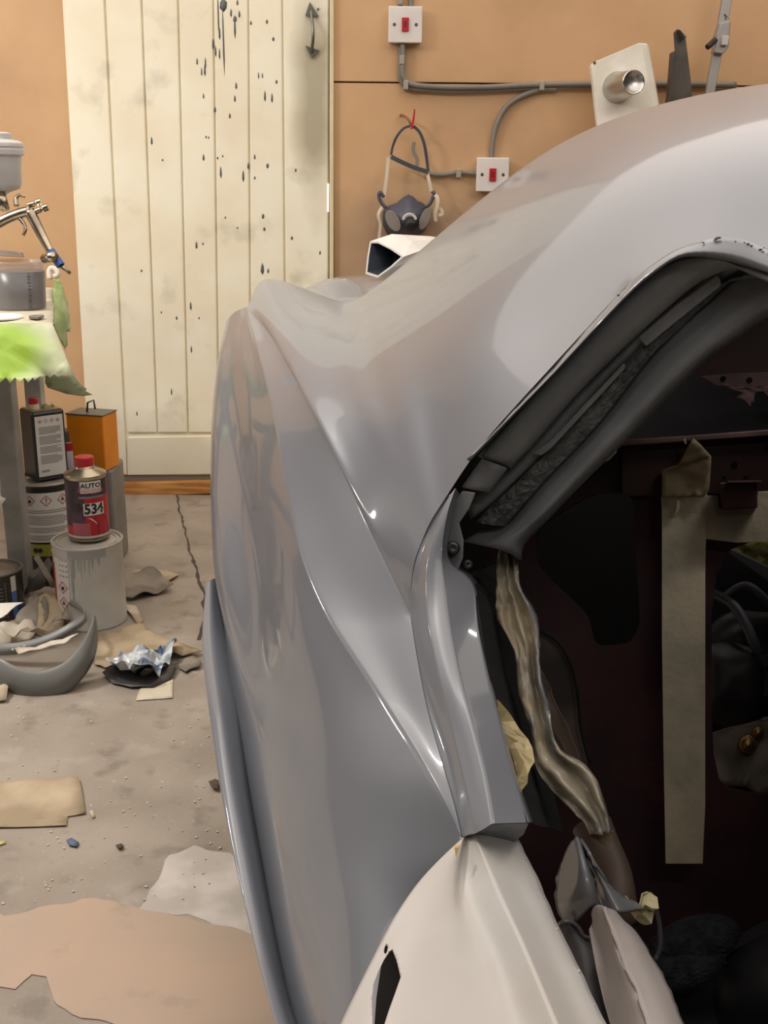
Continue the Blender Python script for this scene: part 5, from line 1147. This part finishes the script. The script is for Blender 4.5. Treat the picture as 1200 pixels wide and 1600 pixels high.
# stack of grey cups with a white rag in it on the dark tin
cs = Vector((LT[0].x-.012, LT[0].y, LT[2])); k = depth(cs)/F_
for i in range(3):
    bm = NB(); o = cs+Vector((0, 0, .03*i+(.001))); lathe(bm, [(0, .002), (11*k, .002), (15*k, 42*k), (16.5*k, 43*k), (16.5*k, 45*k), (14.5*k, 44*k)], o, n=24)
    tag(obj('plastic_cup', bm, mat('smoky_cup', (140, 136, 132), .35), smooth=True), ('bottom grey cup of the stack on the black tin', 'middle grey cup of the stack on the black tin', 'top grey cup of the stack on the black tin')[i], 'cup', 'stacked grey cups on the black tin')
crum('white_rag', [(-20, 790, 2.9), (2, 792, 2.9), (12, 778, 2.9), (15, 764, 2.9), (13, 752, 2.9), (14, 740, 2.9), (8, 735, 2.9), (0, 742, 2.9), (-20, 750, 2.9)], .02, .02, 3, 14, mat('white_rag', (232, 228, 220), .7), 'white rag stuffed in the top cup at the left edge', 'rag')
# ================================================================== LITTER ON THE FLOOR
def GS(pts, h=.002): return [G(x, y, h) for x, y in pts]
def fpap(name, pts, m, label, cat='paper', amp=.012, L=.03, seed=1, sc=9, h=.0015, group=None, smooth=True, edge=.001, **k):
    bm = sheet(GS(pts, h), L, amp, seed, sc, edge=edge); o = obj(name, bm, m, smooth=smooth, solid=.0008, offset=0); return tag(o, label, cat, group)
m_pw = mat('dirty_white_paper', (206, 196, 180), .7, rgb2=(176, 160, 136), nscale=9); m_pt = mat('tan_stained_paper', (194, 176, 146), .7, rgb2=(158, 140, 114), nscale=7, mixlo=.35, mixhi=.6)
m_pg = mat('grey_dust_paper', (150, 140, 126), .75, rgb2=(120, 112, 102), nscale=9)
fpap('paper_sheet', [(-60, 1228), (0, 1226), (60, 1222), (123, 1218), (128, 1240), (134, 1272), (106, 1276), (104, 1291), (50, 1293), (0, 1294), (-60, 1296)], m_pt, 'dirty flattened paper at the left edge, well in front of the grey arch trims', amp=.006, seed=5, group='papers on the floor')
fpap('paper_sheet', [(152, 1000), (190, 985), (222, 976), (245, 992), (280, 1008), (316, 1024), (285, 1032), (240, 1020), (190, 1036), (165, 1046), (148, 1040)], m_pt, 'large tan stained paper spread beside the big pale tin', amp=.014, seed=2, group='papers on the floor')
fpap('paper_sheet', [(278, 1030), (300, 1026), (314, 1036), (312, 1046), (298, 1048), (290, 1054), (280, 1046)], m_pg, 'small grey torn scrap at the right tip of the tan paper', amp=.01, seed=8, group='papers on the floor')
fpap('card', [(212, 1095), (270, 1091), (271, 1045), (250, 1048), (218, 1078)], mat('cream_card', (220, 208, 184), .6), 'flat cream card poking out under the crumpled blue wipe', 'card', amp=.0008, seed=3, edge=0)
fpap('paper_sheet', [(196, 946), (212, 950), (224, 972), (216, 978), (204, 962), (196, 956)], m_pw, 'narrow torn white strip leaning off the foot of the big pale tin', amp=.012, seed=6, group='papers on the floor')
fpap('paper_sheet', [(190, 895), (230, 890), (262, 892), (280, 900), (262, 912), (232, 918), (195, 914)], m_pt, 'thin tan paper on the floor behind the big pale tin', amp=.012, seed=12, group='papers on the floor')
fpap('paper_sheet', [(194, 905), (216, 898), (250, 906), (272, 925), (240, 932), (208, 940), (194, 938)], m_pg, 'dusty grey folded paper right behind the big pale tin', amp=.04, seed=14, sc=7, group='papers on the floor')
fpap('paper_sheet', [(-20, 1060), (4, 1074), (14, 1086), (10, 1098), (-20, 1100)], m_pw, 'torn grey-white paper at the left edge under the arch trims', amp=.02, seed=17, group='papers on the floor')
fpap('paper_chip', [(140, 1268), (145, 1266), (149, 1276), (145, 1279)], m_pw, 'tiny cream chip of card right of the flattened paper', 'scrap', amp=.001, L=.05, seed=1, group='small scraps on the floor')
fpap('tape_chip', [(-4, 1316), (8, 1314), (9, 1318), (-4, 1322)], mat('yellow_tape_chip', (206, 190, 130), .6), 'yellow bit of tape on the floor at the left edge', 'scrap', amp=.001, L=.05, group='small scraps on the floor')
fpap('paint_chip', [(104, 1314), (112, 1310), (124, 1318), (120, 1325), (108, 1322)], mat('blue_chip', (92, 108, 134), .6), 'small blue paint chip on the concrete below the flattened paper', 'scrap', amp=.003, L=.02, group='small scraps on the floor')
fpap('leaf_crumb', [(180, 1322), (190, 1320), (194, 1326), (186, 1329)], mat('brown_crumb', (84, 72, 60), .8), 'dark brown crumb on the concrete right of the blue chip', 'scrap', amp=.006, L=.02, group='small scraps on the floor')
fpap('leaf_crumb', [(326, 1226), (336, 1222), (346, 1228), (340, 1238), (330, 1234)], mat('brown_crumb', (84, 72, 60), .8), 'dark brown crumb close to the lower lip of the car', 'scrap', amp=.012, L=.01, group='small scraps on the floor')
fpap('leaf_crumb', [(165, 1055), (167, 1054), (168, 1057)], m_pw, 'tiny pale crumb beside the crumpled blue wipe', 'scrap', amp=.001, L=.01, group='small scraps on the floor')
# crumpled blue and white wipe
m_fo = mat('blue_white_wipe', (206, 212, 214), .35, rgb2=(70, 92, 120), nscale=16, mixlo=.5, mixhi=.62, metal=.2)
fpap('crumpled_wipe', [(166, 1056), (178, 1040), (190, 1026), (205, 1030), (226, 1032), (244, 1026), (262, 1014), (277, 1018), (270, 1038), (255, 1056), (240, 1070), (215, 1074), (185, 1068)], m_fo, 'crumpled blue and white foil wipe on the floor in front of the tan paper', 'wipe', amp=.05, L=.012, seed=4, sc=13, h=.003, smooth=False)
fpap('dark_wrapper', [(160, 1058), (175, 1048), (250, 1050), (278, 1040), (270, 1062), (240, 1076), (205, 1077), (176, 1070)], mat('charcoal_wrapper', (66, 64, 62), .5), 'charcoal wrapper under the crumpled blue wipe', 'wrapper', amp=.012, seed=9, sc=9, h=.001)
# heap of used masking paper behind the trims
hp = [((-25, 1030, 2.62), (50, 1003, 2.72), (60, 985, 2.75), (20, 978, 2.75), (-25, 985, 2.7)), ((30, 985, 2.78), (68, 1000, 2.74), (85, 960, 2.8), (70, 930, 2.86), (45, 940, 2.85)),
      ((60, 1000, 2.72), (100, 992, 2.72), (108, 960, 2.78), (90, 935, 2.84), (70, 950, 2.82)), ((40, 935, 2.9), (75, 925, 2.9), (95, 900, 2.95), (80, 880, 2.98), (50, 900, 2.95)),
      ((0, 1000, 2.66), (48, 1010, 2.64), (76, 1003, 2.66), (52, 984, 2.7), (10, 990, 2.7)), ((82, 1000, 2.68), (112, 984, 2.7), (108, 955, 2.76), (96, 965, 2.74))]
labs = ['lowest white sheet of the paper heap at the left edge', 'grey-brown crumpled paper standing at the middle of the heap', 'pale crumpled paper at the right end of the heap beside the big tin', 'dark crumpled paper at the back of the heap under the labelled tin', 'white folded sheet at the front of the heap inside the arch trims', 'dusty scrap wedged between the heap and the arch trim']
ms = [m_pw, m_pg, m_pt, mat('dark_dust_paper', (96, 88, 80), .8, rgb2=(70, 64, 58)), m_pw, m_pg]
for i, q in enumerate(hp):
    bm = sheet([P(*a) for a in q], .025, .06 if i else .02, i+3, 10); o = obj('crumpled_paper', bm, ms[i], solid=.0008, smooth=True); tag(o, labs[i], 'paper', 'heap of used masking paper')
tw = P(60, 870, 2.9)
bm = NB(); ribbon(bm, [P(56, 869, 2.84), P(66, 885, 2.83), P(78, 905, 2.82), P(84, 918, 2.84)], .014, .002, (1, 0, .3), 14); tag(obj('paper_twist', bm, m_pg), 'twisted strip of dusty paper sticking up from the heap before the labelled tin', 'paper', 'heap of used masking paper')
bm = sheet([P(*a) for a in ((-30, 975, 2.6), (0, 942+3, 2.62), (38, 945, 2.62), (20, 955, 2.6), (5, 967, 2.58), (-30, 985, 2.58))], .03, .01, 4, 8); tag(obj('white_board_scrap', bm, mat('bright_card', (232, 226, 216), .6), solid=.002), 'bright white card lying across the dark tin at the left edge', 'card')
# ---- two grey wheel-arch trims
m_tr = mat('grey_arch_trim', (124, 124, 120), .38, rgb2=(112, 112, 108), nscale=5)
def trim(name, top, bot, inner, label, n=40, m=3):
    ra = R(top, n); rb = R(bot, n); mid = [a.lerp(b, .5)-ray(60, 1050).normalized()*.012+Vector((0, 0, -.004)) for a, b in zip(ra, rb)]
    ri = [p+ray(60, 1000)*inner[0]+Vector((0, 0, inner[1])) for p in ra]
    bm = NB(); grid(bm, cross([ri, [p+ray(60, 1000)*.002+Vector((0, 0, .001)) for p in ra], ra, mid, rb], m)); orient(bm, list(bm.faces))
    return tag(obj(name, bm, m_tr, smooth=True, recalc=False, solid=.003), label, 'car trim', 'grey wheel arch trims on the floor')
trim('arch_trim', [(-70, 985, 2.5), (-40, 1022, 2.46), (0, 1044-14, 2.43), (30, 1044, 2.42), (65, 1049, 2.42), (100, 1036, 2.43), (125, 1011, 2.45), (140, 983, 2.48), (147, 961, 2.5)],
     [(-80, 1000, 2.5), (-45, 1052, 2.46), (0, 1072, 2.43), (30, 1088, 2.42), (62, 1095, 2.42), (105, 1083, 2.43), (140, 1045, 2.46), (153, 1003, 2.5), (150, 963, 2.52)], (.035, .0), 'grey crescent wheel arch trim in front, its pointed end upwards')
trim('arch_trim', [(-60, 1000, 2.6), (0, 1006, 2.56), (40, 1002, 2.55), (80, 989, 2.55), (112, 972, 2.56), (131, 960, 2.58), (128, 948, 2.66), (112, 938, 2.74), (95, 936, 2.78)],
     [(-60, 1018, 2.6), (0, 1024, 2.56), (40, 1020, 2.55), (82, 1007, 2.55), (114, 989, 2.56), (134, 973, 2.58), (131, 958, 2.66), (114, 946, 2.74), (96, 943, 2.78)], (.012, 0), 'narrow grey wheel arch trim with three small holes lying behind the crescent one')
tr2 = bpy.data.objects['arch_trim.001']
for x, y in ((20, 1015), (29, 1012.5), (38, 1010)):
    p = P(x, y, 2.538); bm = NB(); lathe(bm, [(0, .0012), (.0022, .001), (.003, 0)], p, -ray(x, y), n=10)
    o = obj('hole', bm, m_lab, tr2, label='small hole showing light')
bm = sheet([P(*a) for a in ((25, 1018, 2.50), (55, 1013, 2.5), (90, 1003, 2.5), (124, 992, 2.5), (100, 1008, 2.48), (65, 1016, 2.48), (30, 1026, 2.47))], .02, .008, 7, 14); tag(obj('paper_strip', bm, m_pw, solid=.0008, smooth=True), 'long white paper strip caught between the two arch trims', 'paper')
